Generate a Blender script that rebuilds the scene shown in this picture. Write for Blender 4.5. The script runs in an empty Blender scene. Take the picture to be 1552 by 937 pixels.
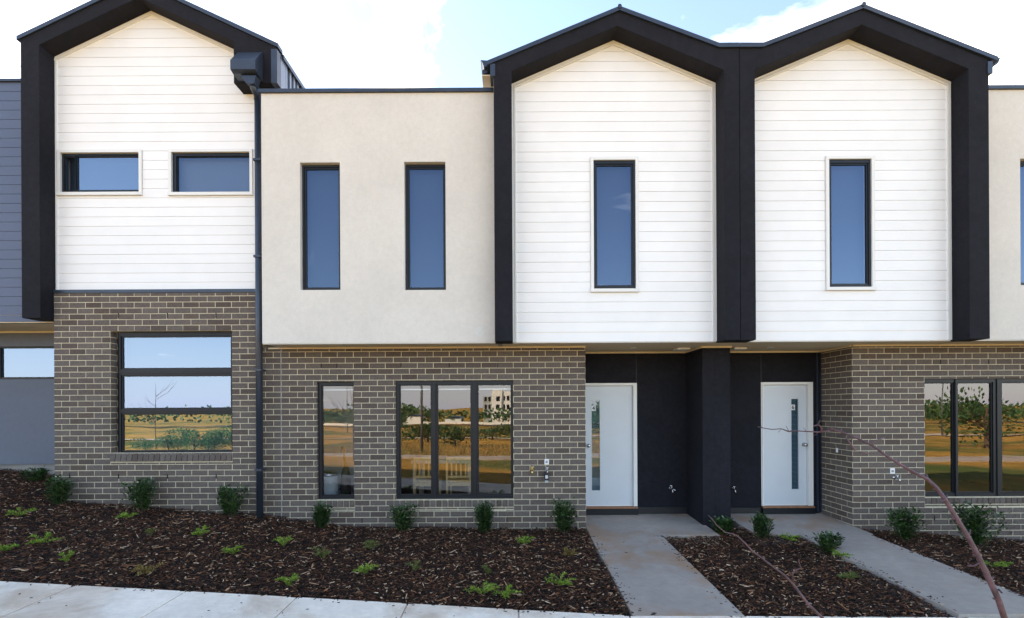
import bpy, bmesh, math, random
from mathutils import Vector, Matrix
random.seed(7)
R = math.radians
scn = bpy.context.scene
col = scn.collection

# ------------------------------------------------------------------ camera
F = 707.0                      # focal length in photo pixels (1552 wide)
CX, CY = 776.0, 618.0          # foot of the optical axis in the photo
TH = 0.00506                   # slight roll of the camera
CAMZ = 2.0
cd = bpy.data.cameras.new("Camera")
cam = bpy.data.objects.new("Camera", cd)
col.objects.link(cam)
cd.sensor_width = 36.0
cd.lens = F / 1552 * 36
cd.shift_y = (CY - 468.5) / 1552
cd.clip_start = 0.05
cd.clip_end = 3000
cam.matrix_world = Matrix.Translation((0, 0, CAMZ)) @ Matrix.Rotation(math.pi / 2, 4, 'X') @ Matrix.Rotation(-TH, 4, 'Z')
scn.camera = cam


def P(px, py, d):
    """photo measurement on the plane d metres in front of the street side -> X, Z"""
    dx, dy = px - CX, py - CY
    return ((dx - dy * TH) * d / F, CAMZ - (dy + dx * TH) * d / F)


def V(px, py, d):
    x, z = P(px, py, d)
    return Vector((x, d, z))


def RECT(x0, y0, x1, y1, d):
    a = P(x0, y0, d); b = P(x1, y1, d)
    return (a[0], b[0], b[1], a[1])      # X0 X1 Z0 Z1


# ------------------------------------------------------------------ materials
def new_mat(name):
    m = bpy.data.materials.new(name)
    m.use_nodes = True
    nt = m.node_tree
    b = nt.nodes["Principled BSDF"]
    return m, nt, b


def N(nt, t, **kw):
    n = nt.nodes.new(t)
    for k, v in kw.items():
        if k.startswith("i_"):
            n.inputs[k[2:].replace("_", " ")].default_value = v
        else:
            setattr(n, k, v)
    return n


def ramp(nt, fac, stops):
    r = nt.nodes.new("ShaderNodeValToRGB")
    e = r.color_ramp.elements
    while len(e) < len(stops):
        e.new(0.5)
    for i, (p, c) in enumerate(stops):
        e[i].position = p
        e[i].color = (*c, 1) if len(c) == 3 else c
    nt.links.new(fac, r.inputs[0])
    return r.outputs[0]


def noise(nt, scale, detail=4, rough=0.55, vec=None, dist=0.0, sc3=None):
    n = nt.nodes.new("ShaderNodeTexNoise")
    n.inputs["Scale"].default_value = scale
    n.inputs["Detail"].default_value = detail
    n.inputs["Roughness"].default_value = rough
    n.inputs["Distortion"].default_value = dist
    if vec is None:
        tc = nt.nodes.new("ShaderNodeTexCoord")
        vec = tc.outputs["Object"]
    if sc3:
        mp = nt.nodes.new("ShaderNodeMapping")
        mp.inputs["Scale"].default_value = sc3
        nt.links.new(vec, mp.inputs[0])
        vec = mp.outputs[0]
    nt.links.new(vec, n.inputs["Vector"])
    return n.outputs["Fac"]


def bump(nt, b, h, dist, strength=1.0):
    bp = nt.nodes.new("ShaderNodeBump")
    bp.inputs["Distance"].default_value = dist
    bp.inputs["Strength"].default_value = strength
    nt.links.new(h, bp.inputs["Height"])
    nt.links.new(bp.outputs[0], b.inputs["Normal"])


def mixc(nt, fac, a, b_, mode='MIX'):
    m = nt.nodes.new("ShaderNodeMix")
    m.data_type = 'RGBA'
    m.blend_type = mode
    for s, v in ((m.inputs[0], fac), (m.inputs[6], a), (m.inputs[7], b_)):
        if isinstance(v, (int, float)):
            s.default_value = v
        elif isinstance(v, tuple):
            s.default_value = (*v, 1) if len(v) == 3 else v
        else:
            nt.links.new(v, s)
    return m.outputs[2]


def plain(name, c, rough=0.5, metal=0.0, var=0.12, vs=3.0, bd=0.0, bs=200.0, spec=0.5, coat=0):
    m, nt, b = new_mat(name)
    f = noise(nt, vs, 5)
    lo = tuple(x * (1 - var) for x in c)
    hi = tuple(min(1, x * (1 + var)) for x in c)
    nt.links.new(ramp(nt, f, [(0.3, lo), (0.7, hi)]), b.inputs["Base Color"])
    b.inputs["Roughness"].default_value = rough
    b.inputs["Metallic"].default_value = metal
    b.inputs["Specular IOR Level"].default_value = spec
    if coat:
        b.inputs["Coat Weight"].default_value = coat
    if bd:
        bump(nt, b, noise(nt, bs, 3), bd)
    return m


def island_mat(name, stops, rough=0.7, vs=30, var=0.25, bd=0.0, bs=150, transl=0.0, spec=0.4):
    """colour differs from piece to piece (brick, chip, leaf)"""
    m, nt, b = new_mat(name)
    g = nt.nodes.new("ShaderNodeNewGeometry")
    c = ramp(nt, g.outputs["Random Per Island"], stops)
    f = noise(nt, vs, 4)
    v = ramp(nt, f, [(0.3, (1 - var,) * 3), (0.7, (1 + var,) * 3)])
    c2 = mixc(nt, 1.0, c, v, 'MULTIPLY')
    nt.links.new(c2, b.inputs["Base Color"])
    b.inputs["Roughness"].default_value = rough
    b.inputs["Specular IOR Level"].default_value = spec
    if bd:
        bump(nt, b, noise(nt, bs, 3), bd)
    if transl:
        out = nt.nodes["Material Output"]
        t = nt.nodes.new("ShaderNodeBsdfTranslucent")
        nt.links.new(c2, t.inputs[0])
        mx = nt.nodes.new("ShaderNodeMixShader")
        mx.inputs[0].default_value = transl
        nt.links.new(b.outputs[0], mx.inputs[1])
        nt.links.new(t.outputs[0], mx.inputs[2])
        nt.links.new(mx.outputs[0], out.inputs[0])
    return m


def render_mat(name, c, var=0.06, streak=0.05, warmspot=None, grain=0.0016):
    """trowelled acrylic render: mottled, faint trowel streaks, sand grain"""
    m, nt, b = new_mat(name)
    f1 = noise(nt, 1.3, 6, 0.6)
    f2 = noise(nt, 14, 5, 0.65)
    f3 = noise(nt, 260, 2)
    c1 = ramp(nt, f1, [(0.25, tuple(x * (1 - var) for x in c)), (0.75, tuple(x * (1 + var) for x in c))])
    s2 = ramp(nt, f2, [(0.3, (1 - streak,) * 3), (0.7, (1 + streak * 0.6,) * 3)])
    s3 = ramp(nt, f3, [(0.35, (0.9,) * 3), (0.65, (1.06,) * 3)])
    cc = mixc(nt, 1.0, mixc(nt, 1.0, c1, s2, 'MULTIPLY'), s3, 'MULTIPLY')
    nt.links.new(cc, b.inputs["Base Color"])
    b.inputs["Roughness"].default_value = 0.85
    b.inputs["Specular IOR Level"].default_value = 0.25
    ad = nt.nodes.new("ShaderNodeMath"); ad.operation = 'ADD'
    nt.links.new(f3, ad.inputs[0]); nt.links.new(f2, ad.inputs[1])
    bump(nt, b, ad.outputs[0], grain)
    return m


def glass_mat(name, refl, tint=(0.8, 0.85, 0.87), rc=(0.95, 0.97, 1)):
    m, nt, b = new_mat(name)
    nt.nodes.remove(b)
    out = nt.nodes["Material Output"]
    gl = nt.nodes.new("ShaderNodeBsdfGlossy"); gl.inputs["Roughness"].default_value = 0.0
    gl.inputs["Color"].default_value = (*rc, 1)
    tr = nt.nodes.new("ShaderNodeBsdfTransparent"); tr.inputs[0].default_value = (*tint, 1)
    mx = nt.nodes.new("ShaderNodeMixShader")
    lw = nt.nodes.new("ShaderNodeLayerWeight"); lw.inputs["Blend"].default_value = 0.12
    mr = nt.nodes.new("ShaderNodeMapRange")
    mr.inputs["To Min"].default_value = refl; mr.inputs["To Max"].default_value = 1.0
    nt.links.new(lw.outputs["Fresnel"], mr.inputs[0])
    nt.links.new(mr.outputs[0], mx.inputs[0])
    nt.links.new(tr.outputs[0], mx.inputs[1]); nt.links.new(gl.outputs[0], mx.inputs[2])
    nt.links.new(mx.outputs[0], out.inputs[0])
    # very slight waviness of float glass
    bp = nt.nodes.new("ShaderNodeBump"); bp.inputs["Distance"].default_value = 0.0012
    nt.links.new(noise(nt, 1.4, 1), bp.inputs["Height"])
    nt.links.new(bp.outputs[0], gl.inputs["Normal"])
    return m


def concrete_mat(name, c, stain=(0.33, 0.19, 0.10), stain_amt=0.6, seed=0.0):
    m, nt, b = new_mat(name)
    tc = nt.nodes.new("ShaderNodeTexCoord")
    mp = nt.nodes.new("ShaderNodeMapping"); mp.inputs["Location"].default_value = (seed, seed * 0.7, 0)
    nt.links.new(tc.outputs["Object"], mp.inputs[0])
    v = mp.outputs[0]
    f1 = noise(nt, 1.6, 6, 0.6, v)
    f2 = noise(nt, 11, 6, 0.7, v)
    br = noise(nt, 10, 3, 0.6, v, sc3=(0.6, 22, 1))          # broom finish across the path
    base = ramp(nt, f1, [(0.25, tuple(x * 0.84 for x in c)), (0.75, tuple(min(1, x * 1.1) for x in c))])
    base = mixc(nt, 1.0, base, ramp(nt, f2, [(0.3, (0.88,) * 3), (0.7, (1.06,) * 3)]), 'MULTIPLY')
    base = mixc(nt, 1.0, base, ramp(nt, br, [(0.3, (0.93,) * 3), (0.7, (1.04,) * 3)]), 'MULTIPLY')
    st = noise(nt, 1.15, 7, 0.62, v, dist=0.4)
    sf = ramp(nt, st, [(0.50, (0, 0, 0)), (0.66, (stain_amt,) * 3)])
    base = mixc(nt, sf, base, stain)
    sp = noise(nt, 34, 2, 0.5, v)
    base = mixc(nt, ramp(nt, sp, [(0.72, (0, 0, 0)), (0.76, (0.65,) * 3)]), base, (0.12, 0.09, 0.07))
    nt.links.new(base, b.inputs["Base Color"])
    b.inputs["Roughness"].default_value = 0.8
    b.inputs["Specular IOR Level"].default_value = 0.3
    ad = nt.nodes.new("ShaderNodeMath"); ad.operation = 'ADD'
    nt.links.new(br, ad.inputs[0]); nt.links.new(f2, ad.inputs[1])
    bump(nt, b, ad.outputs[0], 0.003)
    return m


M = {}
M['white'] = island_mat("white_board_paint", [(0, (0.855, 0.845, 0.83)), (1, (0.88, 0.87, 0.855))], 0.5, vs=2.5, var=0.025, bd=0.0006, bs=9)
M['navy'] = plain("blue_grey_board_paint", (0.075, 0.098, 0.165), 0.5, var=0.05, vs=1.5)
M['stucco'] = render_mat("cream_render", (0.69, 0.65, 0.59))
M['stucco_r'] = M['stucco']
M['dark'] = render_mat("charcoal_render", (0.0115, 0.0117, 0.0168), var=0.3, streak=0.3, grain=0.002)
M['bluewall'] = render_mat("blue_grey_render", (0.15, 0.165, 0.20), var=0.05)
M['brick'] = island_mat("grey_brick_face", [(0.0, (0.095, 0.072, 0.060)), (0.2, (0.120, 0.096, 0.083)), (0.6, (0.132, 0.108, 0.094)), (0.9, (0.146, 0.120, 0.104)), (1.0, (0.108, 0.078, 0.062))],
                        0.85, vs=45, var=0.2, bd=0.003, bs=120, spec=0.2)
M['mortar'] = plain("cream_mortar", (0.60, 0.52, 0.37), 0.95, var=0.15, vs=20, bd=0.001, bs=300)
M['black'] = plain("black_gap", (0.008, 0.008, 0.008), 0.9)
M['alu'] = plain("charcoal_aluminium", (0.008, 0.010, 0.014), 0.4, var=0.1, spec=0.35)
M['flash'] = plain("charcoal_steel_flashing", (0.04, 0.052, 0.075), 0.33, 0.3, var=0.15, vs=6)
M['soffit'] = plain("soffit_sheet", (0.68, 0.57, 0.40), 0.7, var=0.03)
M['cornice'] = plain("cream_cornice", (0.78, 0.64, 0.42), 0.5, var=0.02)
M['trim'] = plain("white_trim", (0.78, 0.77, 0.74), 0.5, var=0.02)
M['door'] = plain("pale_door_paint", (0.60, 0.64, 0.67), 0.35, var=0.02)
M['wood'] = plain("timber_threshold", (0.30, 0.13, 0.06), 0.6, var=0.3, vs=25)
M['pine'] = plain("pine_wood", (0.78, 0.48, 0.20), 0.5, var=0.2, vs=18)
M['steel'] = plain("brushed_steel", (0.55, 0.55, 0.55), 0.25, 1.0, var=0.05)
M['brass'] = plain("brass", (0.65, 0.45, 0.18), 0.3, 1.0)
M['plastic'] = plain("white_plastic", (0.78, 0.78, 0.78), 0.4, var=0.01)
M['ink'] = plain("black_lettering", (0.01, 0.01, 0.012), 0.5)
M['greydigit'] = plain("grey_disc", (0.3, 0.3, 0.3), 0.5)
M['lockblack'] = plain("black_rubber_case", (0.012, 0.012, 0.016), 0.45)
M['blind'] = plain("grey_roller_blind", (0.04, 0.055, 0.085), 0.8, var=0.03)
M['whiteblind'] = plain("pale_sheer_curtain", (0.66, 0.70, 0.74), 0.8, var=0.03)
M['room'] = plain("room_plaster", (0.30, 0.30, 0.30), 0.9, var=0.03)
M['roomwhite'] = plain("pale_room_plaster", (0.72, 0.74, 0.76), 0.9, var=0.03)
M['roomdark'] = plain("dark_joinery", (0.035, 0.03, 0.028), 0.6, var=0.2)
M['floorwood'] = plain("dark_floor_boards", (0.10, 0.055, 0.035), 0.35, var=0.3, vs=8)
M['glass'] = glass_mat("window_glass", 0.19, rc=(0.68, 0.64, 0.62))
M['glass_sky'] = glass_mat("coated_window_glass", 0.30, rc=(0.66, 0.80, 1))
M['glass_up'] = glass_mat("upper_window_glass", 0.20, rc=(0.37, 0.49, 0.70))
M['glass_door'] = glass_mat("door_strip_glass", 0.12, (0.5, 0.62, 0.66))
M['foot'] = concrete_mat("footpath_concrete", (0.88, 0.80, 0.69), (0.42, 0.27, 0.16), 0.55, 3.0)
M['path'] = concrete_mat("entry_path_concrete", (0.36, 0.32, 0.285), (0.33, 0.20, 0.12), 0.85, 11.3)
M['soil'] = plain("dark_soil", (0.020, 0.010, 0.006), 0.95, var=0.4, vs=20, bd=0.02, bs=40)
M['bark'] = island_mat("bark_chip", [(0.0, (0.008, 0.004, 0.002)), (0.40, (0.020, 0.007, 0.0028)), (0.68, (0.068, 0.024, 0.010)), (0.90, (0.15, 0.056, 0.023)), (0.95, (0.40, 0.20, 0.095)), (1.0, (0.70, 0.52, 0.36))], 0.8, vs=60, var=0.3)
M['leaf'] = island_mat("shrub_leaf", [(0, (0.012, 0.035, 0.010)), (0.6, (0.028, 0.072, 0.018)), (0.9, (0.06, 0.13, 0.03)), (1, (0.10, 0.19, 0.045))], 0.38, vs=20, var=0.2, transl=0.12, spec=0.5)
M['leaf_light'] = island_mat("fern_leaf", [(0, (0.09, 0.18, 0.02)), (0.6, (0.24, 0.40, 0.04)), (1, (0.48, 0.58, 0.11))], 0.6, vs=20, var=0.2, transl=0.3)
M['leaf_dry'] = island_mat("dry_leaf", [(0, (0.14, 0.08, 0.02)), (0.6, (0.30, 0.20, 0.06)), (1, (0.38, 0.32, 0.10))], 0.7, vs=20, var=0.2, transl=0.3)
M['leaf_olive'] = island_mat("olive_leaf", [(0, (0.08, 0.10, 0.03)), (0.6, (0.19, 0.23, 0.06)), (1, (0.30, 0.33, 0.10))], 0.7, vs=20, var=0.2, transl=0.3)
M['leaf_tree'] = island_mat("scrub_leaf", [(0, (0.02, 0.05, 0.018)), (0.6, (0.05, 0.11, 0.035)), (1, (0.09, 0.17, 0.05))], 0.6, vs=20, var=0.2, transl=0.2)
M['stem'] = plain("brown_stem", (0.10, 0.065, 0.04), 0.8, var=0.3, vs=40)
M['twig'] = plain("purple_brown_bark", (0.080, 0.042, 0.058), 0.55, var=0.55, vs=28, bd=0.003, bs=130)
M['leaf_field'] = island_mat('field_bush_leaf', [(0, (0.03, 0.10, 0.04)), (0.6, (0.08, 0.22, 0.08)), (1, (0.14, 0.32, 0.12))], 0.6, vs=20, var=0.2, transl=0.25)
M['grassblade'] = island_mat("dry_grass_blade", [(0, (0.10, 0.10, 0.03)), (0.5, (0.34, 0.24, 0.09)), (1, (0.50, 0.38, 0.17))], 0.8, transl=0.3)
M['whitebld'] = plain("white_building_render", (0.78, 0.78, 0.72), 0.8, var=0.04)
M['greybld'] = plain("grey_building_render", (0.35, 0.38, 0.36), 0.8, var=0.04)
M['pole'] = plain("galvanised_pole", (0.16, 0.17, 0.18), 0.5, 0.4)
M['asphalt'] = plain("asphalt", (0.06, 0.06, 0.06), 0.9, var=0.3, vs=30)
M['roofsheet'] = plain('pale_roof_sheet', (.55, .56, .56), .5, .2, var=.05)
M['corr'] = plain("blue_grey_corrugated_steel", (0.16, 0.19, 0.25), 0.35, 0.25, var=0.05)


# ------------------------------------------------------------------ mesh builder
class MB:
    def __init__(self):
        self.v = []; self.f = []; self.m = []

    def quad(self, a, b, c, d, mi=0):
        n = len(self.v)
        self.v += [a, b, c, d]; self.f.append((n, n + 1, n + 2, n + 3)); self.m.append(mi)

    def box(self, x0, x1, y0, y1, z0, z1, mi=0, skip=()):
        n = len(self.v)
        self.v += [(x0, y0, z0), (x1, y0, z0), (x1, y1, z0), (x0, y1, z0), (x0, y0, z1), (x1, y0, z1), (x1, y1, z1), (x0, y1, z1)]
        fs = {'b': (0, 3, 2, 1), 't': (4, 5, 6, 7), 'f': (0, 1, 5, 4), 'r': (1, 2, 6, 5), 'k': (2, 3, 7, 6), 'l': (3, 0, 4, 7)}
        for k, q in fs.items():
            if k in skip: continue
            self.f.append(tuple(n + i for i in q)); self.m.append(mi)

    def prism(self, pts, y0, y1, mi=0):
        """2D polygon (x,z) extruded along y"""
        n = len(self.v); k = len(pts)
        a = sum(pts[i][0] * pts[(i + 1) % k][1] - pts[(i + 1) % k][0] * pts[i][1] for i in range(k))
        if a < 0: pts = pts[::-1]
        self.v += [(p[0], y0, p[1]) for p in pts] + [(p[0], y1, p[1]) for p in pts]
        self.f.append(tuple(range(n, n + k))); self.m.append(mi)
        self.f.append(tuple(range(n + 2 * k - 1, n + k - 1, -1))); self.m.append(mi)
        for i in range(k):
            j = (i + 1) % k
            self.f.append((n + i, n + k + i, n + k + j, n + j)); self.m.append(mi)

    def prism_x(self, pts, x0, x1, mi=0):
        """2D polygon (y,z) extruded along x"""
        n = len(self.v); k = len(pts)
        self.v += [(x0, p[0], p[1]) for p in pts] + [(x1, p[0], p[1]) for p in pts]
        self.f.append(tuple(range(n + k - 1, n - 1, -1))); self.m.append(mi)
        self.f.append(tuple(range(n + k, n + 2 * k))); self.m.append(mi)
        for i in range(k):
            j = (i + 1) % k
            self.f.append((n + i, n + j, n + k + j, n + k + i)); self.m.append(mi)

    def plate(self, rect, holes, y0, y1, mi=0):
        """wall in the XZ plane with rectangular holes, closed reveals"""
        X0, X1, Z0, Z1 = rect
        xs = sorted({X0, X1} | {min(max(h[i], X0), X1) for h in holes for i in (0, 1)})
        zs = sorted({Z0, Z1} | {min(max(h[i], Z0), Z1) for h in holes for i in (2, 3)})
        nx, nz = len(xs) - 1, len(zs) - 1

        def solid(i, j):
            if i < 0 or j < 0 or i >= nx or j >= nz: return False
            cx = (xs[i] + xs[i + 1]) / 2; cz = (zs[j] + zs[j + 1]) / 2
            return not any(h[0] < cx < h[1] and h[2] < cz < h[3] for h in holes)
        for i in range(nx):
            for j in range(nz):
                if not solid(i, j): continue
                a, b, c, d = xs[i], xs[i + 1], zs[j], zs[j + 1]
                self.quad((a, y0, c), (b, y0, c), (b, y0, d), (a, y0, d), mi)
                self.quad((b, y1, c), (a, y1, c), (a, y1, d), (b, y1, d), mi)
                if not solid(i - 1, j): self.quad((a, y1, c), (a, y0, c), (a, y0, d), (a, y1, d), mi)
                if not solid(i + 1, j): self.quad((b, y0, c), (b, y1, c), (b, y1, d), (b, y0, d), mi)
                if not solid(i, j - 1): self.quad((a, y1, c), (b, y1, c), (b, y0, c), (a, y0, c), mi)
                if not solid(i, j + 1): self.quad((a, y0, d), (b, y0, d), (b, y1, d), (a, y1, d), mi)

    def tube(self, pts, rad, seg=8, mi=0, cap=True):
        pts = [Vector(p) for p in pts]
        if not hasattr(rad, '__len__'): rad = [rad] * len(pts)
        n0 = len(self.v)
        t = (pts[1] - pts[0]).normalized()
        u = t.orthogonal().normalized()
        for i, p in enumerate(pts):
            if i == 0: t = pts[1] - pts[0]
            elif i == len(pts) - 1: t = pts[-1] - pts[-2]
            else: t = (pts[i + 1] - pts[i]).normalized() + (pts[i] - pts[i - 1]).normalized()
            t.normalize()
            u = (u - t * u.dot(t)).normalized()
            w = t.cross(u)
            for s in range(seg):
                a = 2 * math.pi * s / seg
                q = p + (u * math.cos(a) + w * math.sin(a)) * rad[i]
                self.v.append(tuple(q))
        for i in range(len(pts) - 1):
            for s in range(seg):
                a = n0 + i * seg + s; b = n0 + i * seg + (s + 1) % seg
                self.f.append((a, b, b + seg, a + seg)); self.m.append(mi)
        if cap:
            self.f.append(tuple(n0 + seg - 1 - s for s in range(seg))); self.m.append(mi)
            e = n0 + (len(pts) - 1) * seg
            self.f.append(tuple(e + s for s in range(seg))); self.m.append(mi)

    def lathe(self, prof, c, axis='Z', seg=20, mi=0):
        """profile of (radius, height)"""
        n0 = len(self.v)
        for r, h in prof:
            for s in range(seg):
                a = 2 * math.pi * s / seg
                x, y = r * math.cos(a), r * math.sin(a)
                if axis == 'Z': self.v.append((c[0] + x, c[1] + y, c[2] + h))
                else: self.v.append((c[0] + x, c[1] - h, c[2] + y))
        for i in range(len(prof) - 1):
            for s in range(seg):
                a = n0 + i * seg + s; b = n0 + i * seg + (s + 1) % seg
                self.f.append((a, b, b + seg, a + seg)); self.m.append(mi)
        self.f.append(tuple(n0 + seg - 1 - s for s in range(seg))); self.m.append(mi)
        e = n0 + (len(prof) - 1) * seg
        self.f.append(tuple(e + s for s in range(seg))); self.m.append(mi)

    def build(self, name, mats, parent=None, smooth=False, loc=None, bevel=0):
        me = bpy.data.meshes.new(name)
        me.from_pydata(self.v, [], self.f)
        if not isinstance(mats, (list, tuple)): mats = [mats]
        for m in mats: me.materials.append(m)
        me.polygons.foreach_set("material_index", self.m)
        if smooth: me.polygons.foreach_set("use_smooth", [True] * len(self.f))
        me.update()
        o = bpy.data.objects.new(name, me)
        col.objects.link(o)
        if parent is not None:
            o.parent = parent
            # meshes are written in world coordinates; the thing's Empty stands at its base
            root = parent
            off = Vector(root.get('_off', (0, 0, 0)))
            if loc is None and root.type == 'EMPTY':
                o.location = -Vector(root.location)
        if bevel:
            b = o.modifiers.new("bevel", 'BEVEL'); b.width = bevel; b.segments = 2; b.limit_method = 'ANGLE'
        return o


def tag(o, label=None, cat=None, group=None, kind=None):
    if label: o['label'] = label
    if cat: o['category'] = cat
    if group: o['group'] = group
    if kind: o['kind'] = kind
    return o


def empty(name, loc, label, cat, group=None):
    o = bpy.data.objects.new(name, None)
    o.empty_display_size = 0.2
    col.objects.link(o); o.location = loc
    return tag(o, label, cat, group)


def clip(poly, axis, lim, keep_gt):
    out = []
    k = len(poly)
    for i in range(k):
        a, b = poly[i], poly[(i + 1) % k]
        ia = (a[axis] >= lim) if keep_gt else (a[axis] <= lim)
        ib = (b[axis] >= lim) if keep_gt else (b[axis] <= lim)
        if ia: out.append(a)
        if ia != ib:
            t = (lim - a[axis]) / (b[axis] - a[axis])
            out.append((a[0] + t * (b[0] - a[0]), a[1] + t * (b[1] - a[1])))
    # drop duplicates
    res = []
    for p in out:
        if not res or abs(p[0] - res[-1][0]) + abs(p[1] - res[-1][1]) > 1e-5: res.append(p)
    if len(res) > 1 and abs(res[0][0] - res[-1][0]) + abs(res[0][1] - res[-1][1]) < 1e-5: res.pop()
    return res if len(res) >= 3 else []


def boards(mb, poly, holes, zref, pitch, y, gap=0.006, th=0.012, mi=0):
    """lapped weatherboards clipped to the wall outline, with open shadow grooves"""
    z0 = min(p[1] for p in poly); z1 = max(p[1] for p in poly)
    k = math.floor((z0 - zref) / pitch)
    while zref + k * pitch < z1:
        a = max(zref + k * pitch + gap, z0); b = min(zref + (k + 1) * pitch, z1)
        k += 1
        if b - a < 0.004: continue
        cuts = sorted({a, b} | {h[i] for h in holes for i in (2, 3) if a < h[i] < b})
        for s in range(len(cuts) - 1):
            ca, cb = cuts[s], cuts[s + 1]
            pc = clip(clip(poly, 1, ca, True), 1, cb, False)
            if not pc: continue
            hs = sorted([h for h in holes if h[2] < (ca + cb) / 2 < h[3]])
            segs = [pc]
            for h in hs:
                ns = []
                for g in segs:
                    l = clip(g, 0, h[0], False); r = clip(g, 0, h[1], True)
                    if l: ns.append(l)
                    if r: ns.append(r)
                segs = ns
            for g in segs:
                if g: mb.prism(g, y, y + th, mi)


BR, BW, BM = 0.0858, 0.2400, 0.0095


def bricks(mb, fmap, rect, holes, uref, vref, th=0.004, off=0):
    """running-bond brick faces over a mortar backing; fmap(u,v,n)->xyz"""
    U0, U1, V0, V1 = rect
    r0 = math.floor((V0 - vref) / BR); r1 = math.ceil((V1 - vref) / BR)
    for r in range(r0, r1):
        va = vref + r * BR + BM / 2; vb = vref + (r + 1) * BR - BM / 2
        sh = 0.5 * BW * ((r + off) % 2)
        c0 = math.floor((U0 - uref - sh) / BW) - 1; c1 = math.ceil((U1 - uref - sh) / BW) + 1
        for c in range(c0, c1):
            j = random.uniform(-0.0012, 0.0012)
            rs = [(uref + sh + c * BW + BM / 2 + j, uref + sh + (c + 1) * BW - BM / 2 + j, va + random.uniform(-.0008, .0008), vb + random.uniform(-.0008, .0008))]
            rs = [(max(a, U0), min(b, U1), max(d, V0), min(e, V1)) for a, b, d, e in rs]
            for h in holes:
                n = []
                for a, b, d, e in rs:
                    if h[0] >= b or h[1] <= a or h[2] >= e or h[3] <= d: n.append((a, b, d, e)); continue
                    if a < h[0]: n.append((a, h[0], d, e))
                    if b > h[1]: n.append((h[1], b, d, e))
                    m0, m1 = max(a, h[0]), min(b, h[1])
                    if d < h[2]: n.append((m0, m1, d, h[2]))
                    if e > h[3]: n.append((m0, m1, h[3], e))
                rs = n
            t = th + random.uniform(-0.0008, 0.0012)
            for a, b, d, e in rs:
                if b - a < 0.008 or e - d < 0.008: continue
                brick_box(mb, fmap, a, b, d, e, t)


def brick_box(mb, fmap, a, b, d, e, t):
    n = len(mb.v); s = 0.0025
    mb.v += [fmap(a, d, 0), fmap(b, d, 0), fmap(b, e, 0), fmap(a, e, 0),
             fmap(a + s, d + s, t), fmap(b - s, d + s, t), fmap(b - s, e - s, t), fmap(a + s, e - s, t)]
    for q in ((4, 5, 6, 7), (0, 1, 5, 4), (1, 2, 6, 5), (2, 3, 7, 6), (3, 0, 4, 7)):
        mb.f.append(tuple(n + i for i in q)); mb.m.append(0)


def fwall(y):
    return lambda u, v, n: (u, y - n, v)


def weeps(mb, y, pts):
    for x, z in pts:
        mb.box(x - 0.006, x + 0.006, y - 0.0075, y, z - 0.036, z + 0.036, 2)


def window(parent, rect, panes, yf, glass, fdepth=0.07, bead=0.022, frame_mat=None, name='window', backing=None, label=None):
    """aluminium frame with mullions, glazing beads and panes. rect/panes = X0 X1 Z0 Z1"""
    fm = frame_mat or M['alu']
    mb = MB()
    mb.plate(rect, panes, yf, yf + fdepth)
    # outer lip, slightly proud
    X0, X1, Z0, Z1 = rect
    o = mb.build(name, fm, parent)
    if label: o['label'] = label
    sb = MB()
    for p in panes:
        q = (p[0] + bead, p[1] - bead, p[2] + bead, p[3] - bead)
        sb.plate((p[0] + .0015, p[1] - .0015, p[2] + .0015, p[3] - .0015), [q], yf + 0.014, yf + 0.05)
    s = sb.build('glazing_bead', fm, o)
    for p in panes:
        g = MB()
        g.box(p[0] + bead - .003, p[1] - bead + .003, yf + 0.028, yf + 0.034, p[2] + bead - .003, p[3] - bead + .003)
        # single-surface glass sheet
        g = MB()
        g.quad((p[0] + bead - .003, yf + .03, p[2] + bead - .003), (p[1] - bead + .003, yf + .03, p[2] + bead - .003),
               (p[1] - bead + .003, yf + .03, p[3] - bead + .003), (p[0] + bead - .003, yf + .03, p[3] - bead + .003))
        g.build('pane', glass, o)
    if backing:
        b = MB()
        b.box(X0 + 0.01, X1 - 0.01, yf + backing[1], yf + backing[1] + 0.01, Z0 + 0.01, Z1 - 0.01)
        b.build('roller_blind', backing[0], o)
    return o


def architrave(win, rect, y, w=0.045, sill=0.05):
    X0, X1, Z0, Z1 = rect
    mb = MB()
    mb.plate((X0 - w, X1 + w, Z0 - 0.001, Z1 + w), [(X0, X1, Z0 - 1, Z1)], y - 0.022, y + 0.005)
    mb.box(X0 - w - 0.006, X1 + w + 0.006, y - 0.034, y + 0.004, Z0 - sill, Z0 - 0.0015)
    return mb.build('architrave', M['trim'], win)


# depths of the facade planes
D_BR, D_BL, D_UP, D_FR, D_CL, D_FL, D_PO, D_NV, D_NW = 7.0, 6.9, 6.51, 6.25, 6.95, 6.71, 7.73, 7.0, 7.85
ZS = 2.915                       # underside of the upper storey
BACK = 15.0

# ================================================================== HOUSE 4 (cream render box + first gable)
H4 = empty('townhouse', (-0.3, 7.0, 0.2), "townhouse with a cream rendered box and white boarded gable above the door numbered 4", "house", "terrace of townhouses")
H6 = empty('townhouse', (5.0, 7.0, 0.2), "townhouse at the right end with white boarded gable above the door numbered 6", "house", "terrace of townhouses")
HL = empty('townhouse', (-5.3, 6.9, 0.5), "townhouse with two wide upper windows in white boards over a dark grey brick ground floor", "house", "terrace of townhouses")
HN = empty('townhouse', (-8.5, 7.5, 0.9), "blue-grey boarded townhouse at the left edge of the row", "house", "terrace of townhouses")

XJ = 3.069                       # joint between house 4 and 6
SX0 = P(396.5, 300, D_UP)[0]     # left edge of the cream box
FX0 = -0.2245                    # outer edge of left pillar
FX1 = 6.41
XEND = 10.5
ZP = 6.40                        # render top
IN4 = (0.017, 2.859); IN6 = (3.276, 6.138)
ZE, ZA = 6.51, 7.11              # inner eave and apex

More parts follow.
